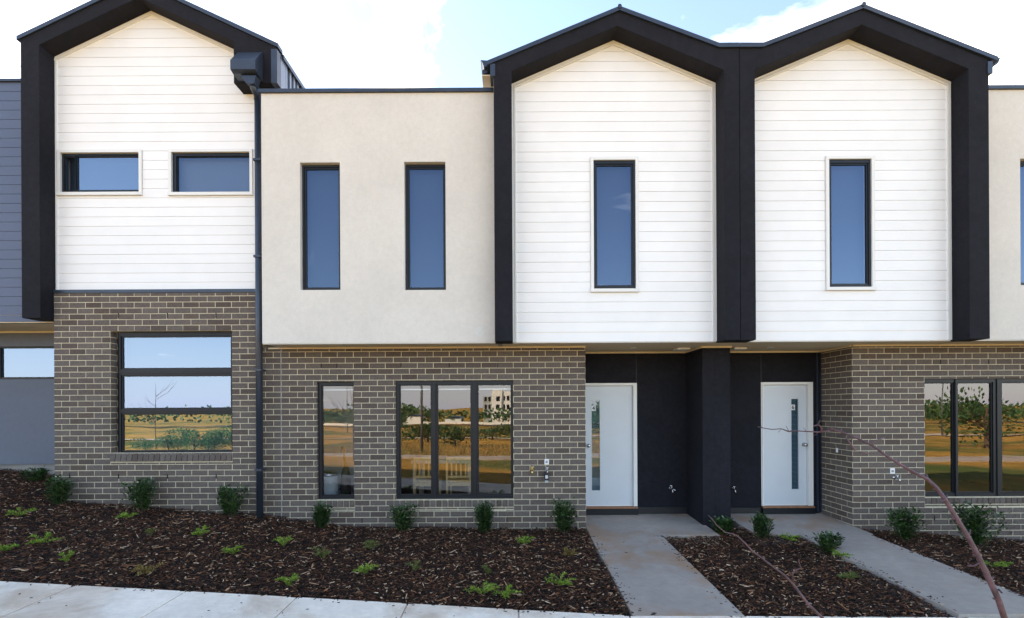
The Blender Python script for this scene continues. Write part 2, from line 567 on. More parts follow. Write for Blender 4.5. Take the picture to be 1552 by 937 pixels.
# ---- cream rendered walls
s1 = RECT(454.5, 246.5, 516, 439.5, D_UP)
s2 = RECT(612.5, 245.5, 676, 439.5, D_UP)
g1 = RECT(899, 243.5, 963.5, 438, D_UP)
g2 = RECT(1255, 242, 1320.5, 435.5, D_UP)
s3 = RECT(1546, 240.5, 1612, 432, D_UP)
mb = MB(); mb.plate((SX0, FX0 + 0.06, ZS, ZP), [s1, s2], D_UP, D_UP + 0.16); mb.build('rendered_wall', M['stucco'], H4)
mb = MB(); mb.plate((FX1 - 0.06, XEND, ZS, ZP), [s3], D_UP, D_UP + 0.16); mb.build('rendered_wall', M['stucco'], H6)
# repair patch ring on the render near the pillar
mb = MB()
cx, cz = P(727, 503, D_UP)
mb.lathe([(0.075, 0), (0.07, 0.0022), (0.045, 0.0025), (0.04, 0.0018)], (cx, D_UP + 0.0003, cz), 'Y', 24)
mb.build('render_patch', plain("lighter_render_patch", (0.67, 0.65, 0.60), 0.9, var=0.05, vs=30), H4)
# parapet caps
for par, a, b in ((H4, SX0 - 0.03, FX0 - 0.003), (H6, FX1 + 0.003, XEND)):
    mb = MB(); mb.prism_x([(D_UP - 0.03, ZP + 0.002), (D_UP - 0.03, ZP + 0.05), (D_UP + 0.0, ZP + 0.066), (D_UP + 0.22, ZP + 0.05), (D_UP + 0.22, ZP + 0.002)], a, b)
    mb.build('parapet_cap', M['flash'], par)
# ---- boarded gable walls
PITCH = 0.1399


def gable_wall(par, x0, x1, win, zref, pitch, y, zb, ze, za, xa, trimw=0.055):
    holes = [(win_[0] - .045, win_[1] + .045, win_[2] - .05, win_[3] + .045) for win_ in win]
    mb = MB()
    mb.plate((x0 - .05, x1 + .05, zb, ze + 0.02), win, y + 0.012, y + 0.15)
    mb.prism([(x0 - .05, ze + 0.021), (x1 + .05, ze + 0.021), (xa, za + 0.04)], y + 0.012, y + 0.15)
    poly = [(x0 + trimw, zb), (x1 - trimw, zb), (x1 - trimw, ze - trimw * .9), (xa, za - trimw * 1.15), (x0 + trimw, ze - trimw * .9)]
    boards(mb, poly, holes, zref, pitch, y)
    o = mb.build('boarded_wall', M['white'], par)
    # double bead trim round the edge
    t = MB()
    for (a, b, pr) in ((0.0, 0.030, 0.010), (0.033, trimw, 0.018)):
        t.box(x0 + a, x0 + b, y - pr, y + 0.01, zb, ze)
        t.box(x1 - b, x1 - a, y - pr, y + 0.01, zb, ze)
        sl = 1.09
        for xs, sx in ((x0, 1), (x1, -1)):
            t.prism([(xs + sx * a, ze - a * sl + .002), (xa, za - a * sl), (xa, za - b * sl), (xs + sx * a, ze - b * sl + .002)], y - pr - 0.002, y + 0.012)
    t.build('edge_trim', M['trim'], par)
    return o


gable_wall(H4, IN4[0], IN4[1], [g1], 2.905, PITCH, D_UP, ZS - 0.0, ZE, ZA, 1.438)
gable_wall(H6, IN6[0], IN6[1], [g2], 2.905, PITCH, D_UP, ZS - 0.0, ZE, ZA, 4.71)

# ---- windows of the upper storey
for par, r, px in ((H4, s1, (461, 254, 513, 434)), (H4, s2, (619, 254, 672.5, 434)), (H6, s3, (1552, 249, 1606, 427))):
    g = RECT(*px, D_UP + .06)
    w = window(par, (r[0] + .012, r[1] - .002, r[2] + .002, r[3] - .012), [(r[0] + .035, r[1] - .022, r[2] + .032, r[3] - .04)], D_UP + 0.055, M['glass_up'], backing=(M['blind'], 0.12))
for par, r in ((H4, g1), (H6, g2)):
    w = window(par, (r[0] + .002, r[1] - .002, r[2] + .002, r[3] - .002), [(r[0] + .03, r[1] - .03, r[2] + .034, r[3] - .045)], D_UP + 0.0, M['glass_up'], backing=(M['blind'], 0.12))
    architrave(w, r, D_UP - 0.001, 0.042, 0.045)

# ---- dark gable frames
z_out = lambda x, xa, za=7.30: za - 0.405 * abs(x - xa)


def frame_prism(par, pts, y0, y1, name='gable_frame'):
    mb = MB(); mb.prism(pts, y0, y1)
    return mb.build(name, M['dark'], par, bevel=0.004)


FB = 2.892
frame_prism(H4, [(FX0, FB), (IN4[0], FB), (IN4[0], ZE), (1.438, ZA), (IN4[1], ZE), (IN4[1], FB), (XJ - .003, FB), (XJ - .003, 6.80), (2.79, 6.80), (1.464, 7.30), (FX0, 6.62)], D_FR, D_UP + 0.02)
frame_prism(H6, [(XJ + .003, FB), (IN6[0], FB), (IN6[0], ZE), (4.71, ZA), (IN6[1], ZE), (IN6[1], FB), (FX1, FB), (FX1, 6.63), (4.72, 7.31), (3.385, 6.80), (XJ + .003, 6.80)], D_FR, D_UP + 0.02)


def strip(par, top, h, y0, y1, name='barge_flashing', mat=None):
    mb = MB()
    pts = [(x, z + h) for x, z in top] + [(x, z + 0.002) for x, z in reversed(top)]
    mb.prism(pts, y0, y1)
    return mb.build(name, mat or M['flash'], par)


strip(H4, [(FX0 - .09, 6.575), (1.464, 7.30), (2.79, 6.80), (XJ - .002, 6.80)], 0.058, D_FR - 0.025, D_FR + 0.12)
strip(H6, [(XJ + .002, 6.80), (3.385, 6.80), (4.72, 7.31), (FX1 + .11, 6.595)], 0.058, D_FR - 0.025, D_FR + 0.12)
for par, x, s in ((H4, FX0, 1), (H6, FX1, -1)):
    mb = MB(); a, b = sorted((x - s * .045, x + s * .022)); mb.box(a, b, D_FR - 0.012, D_FR + 0.2, 6.44, 6.60); mb.build('corner_flashing', M['flash'], par)
for par, xa, za in ((H4, 1.464, 7.36), (H6, 4.72, 7.37)):
    mb = MB(); mb.tube([(xa, D_FR - 0.035, za - .012), (xa, BACK, za - .012)], 0.028, 10); mb.build('ridge_cap', M['flash'], par)
    # pitched roof sheets
r4 = MB(); r4.prism([(FX0 - .16, 6.56), (1.464, 7.24), (2.82, 6.69), (XJ - .004, 6.69), (XJ - .004, 6.75), (2.82, 6.75), (1.464, 7.31), (FX0 - .16, 6.62)], D_FR + 0.13, BACK); r4.build('roof', M['flash'], H4)
r6 = MB(); r6.prism([(FX1 + .18, 6.57), (4.72, 7.25), (3.33, 6.69), (XJ + .004, 6.69), (XJ + .004, 6.75), (3.33, 6.75), (4.72, 7.32), (FX1 + .18, 6.63)], D_FR + 0.13, BACK); r6.build('roof', M['flash'], H6)


def gutter(par, x_in, x_out, z0, z1, ya, yb, wall=0.008):
    s = 1 if x_out > x_in else -1
    prof = [(x_in, z1 - .01), (x_in, z0), (x_in + s * .065, z0), (x_in + s * .085, z0 + .01), (x_in + s * .1, z1 - .03), (x_out, z1), (x_out - s * .012, z1), (x_in + s * .088, z1 - .03), (x_in + s * .07, z0 + .012), (x_in + s * .01, z0 + .01), (x_in + s * .01, z1 - .01)]
    mb = MB(); mb.prism(prof, ya + .004, yb)
    mb.prism([(x_in, z1 - .01), (x_in, z0), (x_in + s * .065, z0), (x_in + s * .085, z0 + .01), (x_in + s * .1, z1 - .03), (x_out, z1)], ya, ya + .003)
    return mb.build('gutter', M['flash'], par)


gutter(H4, FX0 - .055, FX0 - .18, 6.63, 6.72, D_FR + .08, BACK)
gutter(H6, FX1 + .13, FX1 + .25, 6.63, 6.715, D_FR + .08, BACK)
for par, a, b in ((H4, FX0 - .16, FX0 + .02), (H6, FX1 - .02, FX1 + .16)):
    mb = MB(); mb.box(a, b, D_FR + .125 if par is H4 else D_UP + .12, BACK, 6.535, 6.552); mb.build('eave_soffit', M['soffit'], par)
# gable side walls above the flat roofs, and the bodies behind
mb = MB(); mb.box(FX0 + .03, FX0 + .09, D_UP + .161, BACK, ZS, 6.53); mb.build('side_wall', M['corr'], H4)
mb = MB(); mb.box(FX1 - .09, FX1 - .03, D_UP + .161, BACK, ZS, 6.53); mb.build('side_wall', M['corr'], H6)
mb = MB(); mb.box(SX0, FX0 + .02, D_UP + .23, BACK, 6.1, 6.15); mb.build('flat_roof', M['roofsheet'], H4)
mb = MB(); mb.box(FX1 - .02, XEND, D_UP + .23, BACK, 6.1, 6.15); mb.build('flat_roof', M['roofsheet'], H6)
mb = MB()
mb.box(SX0, XJ - .003, BACK, BACK + .15, 0.1, 6.4)
mb.box(SX0, SX0 + .12, D_UP + .161, BACK - .001, ZS, 6.39)
mb.build('rear_wall', M['stucco'], H4)
mb = MB()
mb.box(XJ + .003, XEND, BACK, BACK + .15, 0.1, 6.4)
mb.box(XEND - .12, XEND, D_UP + .161, BACK - .001, 0.05, 6.39)
mb.box(XJ + .003, XJ + .1, 7.9, BACK - .001, 0.05, ZS - .01)
mb.build('rear_wall', M['stucco'], H6)

# ---- storey floor with soffit (visible from below at the overhang and in the porches)
mb = MB()
mb.box(SX0 + .003, XJ - .003, D_UP + .003, BACK - .01, ZS + .001, ZS + .25); mb.build('soffit', M['soffit'], H4)
mb = MB()
mb.box(XJ + .003, XEND - .003, D_UP + .003, BACK - .01, ZS + .001, ZS + .25); mb.build('soffit', M['soffit'], H6)
# thin shadow-line trim along the lower edge of the boards
for par, a, b in ((H4, SX0, XJ - .003), (H6, XJ + .003, XEND)):
    mb = MB(); mb.box(a, b, D_UP + .012, D_UP + .035, ZS - .012, ZS - .0005); mb.build('drip_edge', M['trim'], par)

# ================================================================== brick walls of houses 4 and 6
zrow = P(550, 533, D_BR)[1] + .0
XBL, XBR = -3.74, P(887.5, 650, D_BR)[0]
b2 = RECT(479.5, 579, 537, 757.5, D_BR)
b3 = RECT(599, 577.5, 778.5, 756.5, D_BR)
sill2 = (b2[0] - .03, b2[1] + .01, b2[2] - .165, b2[2]); sill3 = (b3[0] - .03, b3[1] + .005, b3[2] - .165, b3[2])


def brick_front(par, rect, holes, y, vref, uref, wp=(), solid_sills=(), reveals=(), depth=0.11):
    mb = MB()
    mb.plate(rect, holes, y, y + depth, 1)
    bricks(mb, fwall(y), rect, list(holes) + list(solid_sills), uref, vref)
    for s in solid_sills:                       # soldier sill bricks with a thin course below
        hz = s[3] - s[2]
        nb = max(2, round((s[1] - s[0] - .02) / 0.087))
        w = (s[1] - s[0]) / nb
        for i in range(nb):
            brick_box(mb, fwall(y), s[0] + i * w + .005, s[0] + (i + 1) * w - .005, s[2] + .052, s[3] - .012, .012 + random.uniform(-.001, .001))
        x = s[0]
        while x < s[1] - .02:
            brick_box(mb, fwall(y), x + .005, min(x + .235, s[1] - .003), s[2] + .016, s[2] + .036, .005)
            x += .24
    for (x, z0, z1, side) in reveals:           # brick return at a window side
        fm = (lambda u, v, n, X=x: (X + n, u, v)) if side > 0 else (lambda u, v, n, X=x: (X - n, u, v))
        bricks(mb, fm, (y, y + depth, z0, z1), [], y, vref, .003)
    weeps(mb, y, wp)
    return mb.build('brick_wall', [M['brick'], M['mortar'], M['black']], par)


def wp_px(pts, d):
    return [P(a, b, d) for a, b in pts]


H4_w = wp_px([(487, 554.5), (511, 554.5), (608, 554), (681, 554), (754, 554), (549, 789), (695, 788), (768, 788), (475, 789)], D_BR)
wl4 = brick_front(H4, (XBL, XBR, 0.0, ZS - .003), [b2, b3], D_BR, zrow, XBR, H4_w, [sill2, sill3], [(b2[0], b2[2], b2[3], 1), (b3[0], b3[2], b3[3], 1)])
# control joint
mb = MB(); xj = P(426.5, 650, D_BR)[0]; mb.box(xj - .005, xj + .005, D_BR - .0072, D_BR, .1, ZS - .03); mb.build('control_joint', plain("grey_sealant", (.32, .31, .30), .6), H4)
# return of the brick wall into the porch of no. 4 (side towards the door)
mb = MB(); mb.box(XBR - .11, XBR - .001, D_BR + .111, D_PO, 0.0, ZS - .003, 1)
bricks(mb, lambda u, v, n: (XBR + n - .001, u, v), (D_BR + .002, D_PO, 0.0, ZS - .004), [], D_BR, zrow)
mb.build('porch_side_wall', [M['brick'], M['mortar']], H4)

XB6 = P(1292, 650, D_BR)[0]
b4 = RECT(1401, 574.5, 1610, 752.5, D_BR)
b4 = (b4[0], b4[1], b4[2], b4[3])
sill4 = (b4[0] - .005, b4[1], b4[2] - .155, b4[2])
zrow6 = P(1400, 300 + 690 / 2.928, D_BR)[1]
wl6 = brick_front(H6, (XB6, XEND, -0.2, ZS - .003), [b4], D_BR, zrow6, XB6, wp_px([(1425, 548.5), (1498, 548.5), (1416, 785)], D_BR), [sill4], [(b4[0], b4[2], b4[3], 1)])
mb = MB(); mb.box(XB6 + .001, XB6 + .11, D_BR + .111, D_PO + .1, -0.1, ZS - .003, 1)
bricks(mb, lambda u, v, n: (XB6 - n + .001, D_BR + D_PO - u, v), (D_BR + .001, D_PO, -.1, ZS - .004), [], D_PO, zrow6)
mb.build('porch_side_wall', [M['brick'], M['mortar']], H6)

# ---- ground floor windows of the brick walls
w2 = window(H4, (b2[0] + .003, b2[1] + .03, b2[2] + .002, b2[3] - .002), [(b2[0] + .055, b2[1] + .008, b2[2] + .05, b2[3] - .05)], D_BR + .05, M['glass'], bead=.012)
pans = [RECT(604.5, 582.5, 655, 750, D_BR + .03), RECT(661.5, 582.5, 715.5, 750, D_BR + .03), RECT(723, 582.5, 776.5, 750, D_BR + .03)]
pans = [(p[0], p[1], b3[2] + .05, b3[3] - .05) for p in pans]
w3 = window(H4, (b3[0] + .003, b3[1] - .003, b3[2] + .002, b3[3] - .002), pans, D_BR + .035, M['glass'], bead=.02)
mb = MB()
for xc in ((pans[0][1] + pans[1][0]) / 2, (pans[1][1] + pans[2][0]) / 2):
    mb.box(xc - .018, xc + .018, D_BR + .022, D_BR + .0349, b3[2] + .004, b3[3] - .004)
mb.build('mullion', M['alu'], w3)
px4 = [(1401, 1447), (1452, 1506), (1519, 1565), (1570, 1604)]
pans = [(P(a, 650, D_BR + .03)[0], P(b, 650, D_BR + .03)[0], b4[2] + .05, b4[3] - .05) for a, b in px4]
w4 = window(H6, (b4[0] + .003, b4[1] - .003, b4[2] + .002, b4[3] - .002), pans, D_BR + .035, M['glass'], bead=.018)
mb = MB()
for i in range(3):
    xc = (pans[i][1] + pans[i + 1][0]) / 2
    mb.box(xc - .016, xc + .016, D_BR + .022, D_BR + .0349, b4[2] + .004, b4[3] - .004)
mb.build('mullion', M['alu'], w4)


# ---- rooms behind the ground floor glass
def room(par, X0, X1, y0, y1, z0, z1, wall, floor_m):
    mb = MB()
    mb.quad((X0, y1, z0), (X1, y1, z0), (X1, y1, z1), (X0, y1, z1), 0)
    mb.quad((X0, y0, z0), (X0, y1, z0), (X0, y1, z1), (X0, y0, z1), 0)
    mb.quad((X1, y1, z0), (X1, y0, z0), (X1, y0, z1), (X1, y1, z1), 0)
    mb.quad((X0, y0, z1), (X0, y1, z1), (X1, y1, z1), (X1, y0, z1), 0)
    mb.quad((X0, y0, z0), (X1, y0, z0), (X1, y1, z0), (X0, y1, z0), 1)
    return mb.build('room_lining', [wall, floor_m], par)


FLZ = 0.30
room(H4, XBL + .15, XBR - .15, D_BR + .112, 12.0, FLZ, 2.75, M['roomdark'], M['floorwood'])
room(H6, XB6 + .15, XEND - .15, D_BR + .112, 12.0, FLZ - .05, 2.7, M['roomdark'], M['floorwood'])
mb = MB(); mb.box(XBL + .16, -2.3, 8.35, 8.45, FLZ + .002, 2.748); mb.box(-2.4, -2.3, 7.7, 8.349, FLZ + .002, 2.748); mb.build('partition_wall', M['roomwhite'], H4)
zr = P(560, 591, D_BR + .15)[1]
mb = MB(); mb.box(b2[0] - .05, b2[1] + .05, D_BR + .14, D_BR + .155, zr - .008, zr + .012); mb.box(b3[0] - .03, b3[1] + .03, D_BR + .14, D_BR + .155, zr - .008, zr + .012); mb.build('blind_rail', M['plastic'], H4)

# ================================================================== porches
XP0, XP1 = P(1065, 650, D_BR + .06)[0], P(1107, 650, D_BR + .06)[0]
dr4 = RECT(883, 581, 966, 770, D_PO)
dr6 = RECT(1152.8, 579.5, 1232.5, 769, D_PO)
mb = MB(); mb.plate((XBR - .1, XP0 + .05, 0.1, ZS - .001), [dr4], D_PO, D_PO + .12); mb.build('porch_back_wall', M['dark'], H4)
mb = MB(); mb.plate((XP1 - .05, XB6 + .05, 0.1, ZS - .001), [dr6], D_PO, D_PO + .12); mb.build('porch_back_wall', M['dark'], H6)
# pier between the porches, split on the party line
mb = MB(); mb.box(XP0, XJ + .0, D_BR + .06, D_PO + .1, -.1, ZS - .0015); mb.build('porch_pier', M['dark'], H4)
mb = MB(); mb.box(XJ + .002, XP1, D_BR + .06, D_PO + .1, -.1, ZS - .0015); mb.build('porch_pier', M['dark'], H6)
# sheet joints and black cover strips on the back wall
for par, x, z0 in ((H4, dr4[1] - .01, dr4[3] + .002), (H6, P(1153, 560, D_PO)[0], dr6[3] + .002)):
    mb = MB(); mb.box(x, x + .008, D_PO - .003, D_PO, z0, ZS - .03); mb.build('sheet_joint', M['alu'], par)
mb = MB(); mb.box(XB6 - .07, XB6 - .045, D_PO - .02, D_PO - .0005, .25, ZS - .03); mb.box(XB6 - .012, XB6 - .0035, D_PO - .035, D_PO - .0005, .25, ZS - .03); mb.build('cover_strip', M['flash'], H6)
for par, x0_, x1_, zt in ((H4, dr4[1] + .004, XP0 - .001, dr4[2] + .012), (H6, XP1 + .001, dr6[0] - .004, dr6[2]), (H6, dr6[1] + .004, XB6 - .08, dr6[2])):
    mb = MB(); mb.box(x0_, x1_, D_PO - .012, D_PO - .0005, .1, zt); mb.build('wall_plinth', M['ink'], par)
# cornice mouldings at the porch ceiling
mb = MB(); mb.box(XBR + .003, XP0 - .002, D_PO - .025, D_PO - .001, ZS - .027, ZS - .001); mb.box(XP0 - .024, XP0 - .001, D_BR + .06, D_PO - .026, ZS - .027, ZS - .001)
mb.box(XP0 - .02, XJ - .002, D_BR + .035, D_BR + .058, ZS - .027, ZS - .001); mb.box(XBL + .1, XBR, D_BR - .03, D_BR - .008, ZS - .022, ZS - .001); mb.build('cornice', M['cornice'], H4)
mb = MB(); mb.box(XP1 + .002, XB6 - .006, D_PO - .025, D_PO - .001, ZS - .027, ZS - .001); mb.box(XB6 - .03, XB6 - .006, D_BR + .0, D_PO - .026, ZS - .027, ZS - .001)
mb.box(XJ + .002, XP1 + .02, D_BR + .035, D_BR + .058, ZS - .027, ZS - .001); mb.box(XB6, XEND, D_BR - .03, D_BR - .008, ZS - .022, ZS - .001); mb.build('cornice', M['cornice'], H6)
for par, px_ in ((H4, 1033), (H6, 1118)):
    x = P(px_, 524, 7.3)[0]
    mb = MB(); mb.box(x - .1, x + .1, 7.2, 7.4, ZS - .028, ZS - .0005); o = mb.build('ceiling_light', M['plastic'], par, bevel=.006)
for par, px_ in ((H4, 961), (H6, 1170)):
    x = P(px_, 523, 7.1)[0]
    mb = MB(); mb.lathe([(.05, 0), (.055, .006), (.04, .012), (.02, .014)], (x, 7.15, ZS - .0145), 'Z', 16); mb.build('ceiling_vent', M['plastic'], par)


def text_mesh(par, s, x, y, z, size, mat, name):
    cu = bpy.data.curves.new(name, 'FONT')
    cu.body = s; cu.size = size; cu.align_x = 'CENTER'; cu.align_y = 'CENTER'; cu.extrude = 0.001; cu.offset = size * 0.015
    tmp = bpy.data.objects.new(name, cu); col.objects.link(tmp)
    dg = bpy.context.evaluated_depsgraph_get()
    me = bpy.data.meshes.new_from_object(tmp.evaluated_get(dg))
    bpy.data.objects.remove(tmp)
    me.transform(Matrix.Translation((x, y, z)) @ Matrix.Rotation(math.pi / 2, 4, 'X'))
    me.materials.clear(); me.materials.append(mat)
    o = bpy.data.objects.new(name, me); col.objects.link(o); o.parent = par
    return o


def door(par, hole, leafx, leafz, glass_r, knob, plate, digit, frame_left, open_side):
    X0, X1, Z0, Z1 = hole
    l0, l1 = leafx
    lz0, lz1 = leafz
    y = D_PO + .035
    mb = MB(); mb.plate((l0, l1, lz0, lz1), [glass_r], y, y + .04)
    d = mb.build('door', M['door'], par)
    mb = MB()
    mb.plate((X0 + .001, X1 - .001, Z0 + .03, Z1 - .001), [(l0 - .002, l1 + .002, Z0 - 1, lz1 + .002)], D_PO - .012, D_PO + .09)
    mb.plate((l0 - .022, l1 + .022, Z0 + .03, lz1 + .02), [(l0 - .003, l1 + .003, Z0 - 1, lz1 + .003)], D_PO - .024, D_PO - .0125)
    mb.build('door_frame', M['trim'], d)
    g = MB(); g.quad((glass_r[0], y + .012, glass_r[2]), (glass_r[1], y + .012, glass_r[2]), (glass_r[1], y + .012, glass_r[3]), (glass_r[0], y + .012, glass_r[3]))
    g.build('glass_strip', M['glass_door'], d)
    g = MB(); g.plate((glass_r[0] - .0, glass_r[1] + .0, glass_r[2], glass_r[3]), [(glass_r[0] + .006, glass_r[1] - .006, glass_r[2] + .006, glass_r[3] - .006)], y - .003, y + .0115)
    g.build('glazing_bead', M['door'], d)
    g = MB(); g.box(glass_r[0] - .02, glass_r[1] + .02, y + .045, y + .05, glass_r[2] - .02, glass_r[3] + .02)
    g.build('strip_backing', plain("obscure_interlayer", (.10, .20, .25), .6, var=.05), d)
    k = MB(); k.lathe([(.032, 0), (.032, .006), (.014, .012), (.012, .035), (.024, .045), (.030, .058), (.026, .072), (.012, .078)], (knob[0], y - .0005, knob[1]), 'Y', 20)
    k.build('doorknob', M['steel'], d, smooth=True)
    p = MB(); p.box(plate[0] - .032, plate[0] + .032, y + .002, y + .0105, plate[1] - .045, plate[1] + .045)
    p.build('number_plate', M['plastic'], d)
    text_mesh(d, digit, plate[0], y + .0005, plate[1], .092, M['ink'], 'door_number')
    th = MB(); th.box(X0 + .002, X1 - .002, D_PO - .05, D_PO + .1, Z0 + .001, lz0 - .004, 0)
    th.build('threshold', M['wood'], d)
    st = MB(); st.box(X0 - .0, X1 + .0, D_PO - .06, D_PO - .0005, .1, Z0 - .002)
    st.build('door_step', M['alu'], d)
    sb = MB(); sb.box(l0 + .002, l1 - .002, y - .01, y - .0005, lz0 + .0, lz0 + .016); sb.build('door_seal', M['trim'], d)
    return d


yl = D_PO + .035
lf4 = (P(883.8, 650, yl)[0], P(958.6, 650, yl)[0]); lz4 = (P(920, 767, yl)[1], P(920, 585, yl)[1])
gr4 = RECT(896, 606, 910, 744, yl)
door(H4, dr4, lf4, lz4, gr4, P(891.8, 675.5, yl), P(899.8, 619, yl), "4", True, 1)
lf6 = (P(1155, 650, yl)[0], P(1221.8, 650, yl)[0]); lz6 = (P(1190, 766, yl)[1], P(1190, 583.5, yl)[1])
gr6 = RECT(1198.6, 604.3, 1210.9, 742, yl)
door(H6, dr6, lf6, lz6, gr6, P(1218.0, 674, yl), P(1202, 617.5, yl), "6", True, 1)

# ================================================================== LEFT HOUSE
lw1 = RECT(92.5, 232.5, 212, 292, D_CL); lw2 = RECT(260.5, 231.5, 379.5, 292, D_CL)
LZB = P(236, 440, D_CL)[1]
XL0 = -6.805; XL1 = -3.42
EL, AL, XA = 7.26, 7.93, -5.34
LP = PITCH
holes = [(w[0] - .045, w[1] + .045, w[2] - .05, w[3] + .045) for w in (lw1, lw2)]
mb = MB()
mb.plate((XL0 - .02, XL1, LZB, EL - .1), [lw1, lw2], D_CL + .012, D_CL + .15)
mb.prism([(XL0 - .02, EL - .099), (XL1, EL - .099), (XL1, EL - .3 + .15), (XA, AL + .04), (XL0 - .02, EL + .02)], D_CL + .012, D_CL + .15)
poly = [(XL0 + .055, LZB), (XL1, LZB), (XL1, AL - .06 - .47 * (XL1 - XA)), (XA, AL - .06), (XL0 + .055, AL - .06 - .47 * (XA - XL0 - .055))]
zl = P(236, 300 + 376 / 2.9275, D_CL)[1]
boards(mb, poly, holes, zl, LP, D_CL)
mb.build('boarded_wall', M['white'], HL)
t = MB()
for a, b, pr in ((0, .03, .01), (.033, .055, .018)):
    t.box(XL0 + a, XL0 + b, D_CL - pr, D_CL + .01, LZB, AL - .47 * (XA - XL0) - .0)
    for sx in (-1, 1):
        xe = XL0 if sx < 0 else -3.6
        ze = AL - .47 * abs(xe - XA)
        t.prism([(xe, ze - a * 1.1 + .002), (XA, AL - a * 1.1), (XA, AL - b * 1.1), (xe, ze - b * 1.1 + .002)], D_CL - pr - .002, D_CL + .012)
t.build('edge_trim', M['trim'], HL)
r = lw1
w = window(HL, (r[0] + .002, r[1] - .002, r[2] + .002, r[3] - .002), [(r[0] + .035, r[0] + .2, r[2] + .04, r[3] - .045), (r[0] + .205, r[1] - .02, r[2] + .04, r[3] - .03)], D_CL + .01, M['glass_sky'], backing=(M['blind'], .12), bead=.014)
architrave(w, r, D_CL - .001, .04, .045)
r = lw2
w = window(HL, (r[0] + .002, r[1] - .002, r[2] + .002, r[3] - .002), [(r[0] + .055, r[1] - .015, r[2] + .02, r[3] - .045)], D_CL + .01, M['glass_up'], backing=(plain('pale_blind', (.16, .19, .23), .8, var=.02), .12), bead=.008)
architrave(w, r, D_CL - .001, .04, .045)
# gable frame with a short right leg
FLB = P(45, 482, D_FL)[1]
xl_o = -7.045; xl_i = P(60, 250, D_FL)[0]; xr_i = -3.979; xr_o = -3.36
zo = lambda x: 8.13 - .47 * abs(x - XA)
zi = lambda x: 7.93 - .47 * abs(x - XA)
frame_prism(HL, [(xl_o, FLB), (xl_i, FLB), (xl_i, zi(xl_i)), (XA, AL), (xr_i, zi(xr_i)), (xr_i, 6.69), (xr_o, 6.69), (xr_o, zo(xr_o)), (XA, 8.13), (xl_o, zo(xl_o))], D_FL, D_CL + .02)
strip(HL, [(xl_o - .04, zo(xl_o - .04)), (XA, 8.13), (xr_o + .03, zo(xr_o + .03))], .06, D_FL - .02, D_FL + .12)
mb = MB(); mb.prism([(xl_o - .06, 7.26), (XA, 8.07), (xr_o + .04, 7.13), (xr_o + .04, 7.19), (XA, 8.14), (xl_o - .06, 7.32)], D_FL + .13, BACK); mb.build('roof', M['flash'], HL)
mb = MB(); mb.box(xr_o - .075, xr_o + .012, D_FL - .012, D_FL + .1, 6.68, zo(xr_o) - .03); mb.build('corner_flashing', M['flash'], HL)
gutter(HL, xl_o - .001, xl_o - .12, 6.93, 7.03, D_FL + .1, BACK)
# corrugated side wall above the cream box
mb = MB()
y = D_FL + .11
mb.box(xr_o - .06, xr_o - .035, D_CL + .16, BACK, ZS, 7.15)
mb.box(xr_o - .034, xr_o + .008, D_FL + .1, D_FL + .25, 6.1, 7.16)
y = D_FL + .26
while y < BACK - .2:
    mb.prism_x([(y, 6.1), (y + .05, 6.1), (y + .05, 7.155), (y, 7.155)], xr_o - .034, xr_o + .006)
    mb.prism_x([(y + .0505, 6.1), (y + .125, 6.1), (y + .125, 7.155), (y + .0505, 7.155)], xr_o - .034, xr_o - .022)
    y += .1255
mb.build('corrugated_side_wall', M['corr'], HL)
mb = MB()
mb.box(xl_o + .1, xl_o + .2, D_CL + .16, BACK, .3, 7.2)
mb.box(xl_o + .1, xr_o - .07, BACK, BACK + .1, .3, 7.2)
mb.build('rear_wall', M['stucco'], HL)
mb = MB(); mb.box(XL0 - .0, XL1, D_CL + .16, BACK, 3.6, 3.75); mb.build('storey_floor', M['room'], HL)
# rain head and downpipe
pts = []
rx0, rx1 = P(348.7, 95, 6.50)[0], P(386.6, 95, 6.50)[0]
rz0, rz1 = P(368, 104.8, 6.50)[1], P(368, 90.6, 6.50)[1]
mb = MB()
mb.prism_x([(D_FL - .003, rz0 - .03), (D_FL - .003, rz1 + .24), (D_FL - .03, rz1 + .24), (6.50, rz1), (6.50, rz0), (6.56, rz0 - .02)], rx0, rx1)
mb.build('rainhead', M['flash'], HL, bevel=.003)
mb = MB(); xo = (rx0 + rx1) / 2
pxp, pyp = P(391.5, 300, 6.80)[0], 6.80
mb.prism([(rx0 + .1, rz0 - .045), (rx1 - .02, rz0 - .045), (xo + .12, rz0 - .16), (xo + .02, rz0 - .16)], 6.56, 6.68)
mb.build('rainhead_funnel', M['flash'], HL)
mb = MB()
ztop = P(390, 146, 6.8)[1]
mb.tube([(xo + .07, 6.63, rz0 - .10), (xo + .07, 6.64, rz0 - .17), (xo + .10, 6.68, rz0 - .25), (pxp - .02, 6.76, ztop + .08), (pxp, pyp, ztop), (pxp, pyp, ztop - .1)], .043, 16)
mb.tube([(pxp, pyp, ztop - .02), (pxp, pyp, .2)], .046, 20)
mb.tube([(pxp, pyp, ztop - .06), (pxp, pyp, ztop + .0)], .052, 20)
mb.build('downpipe', M['flash'], HL, smooth=True)
for z in (5.6, 4.2, 2.55, 1.1):
    mb = MB(); mb.box(pxp - .05, pxp + .05, pyp - .052, pyp + .1, z, z + .03); mb.build('pipe_bracket', M['flash'], HL)

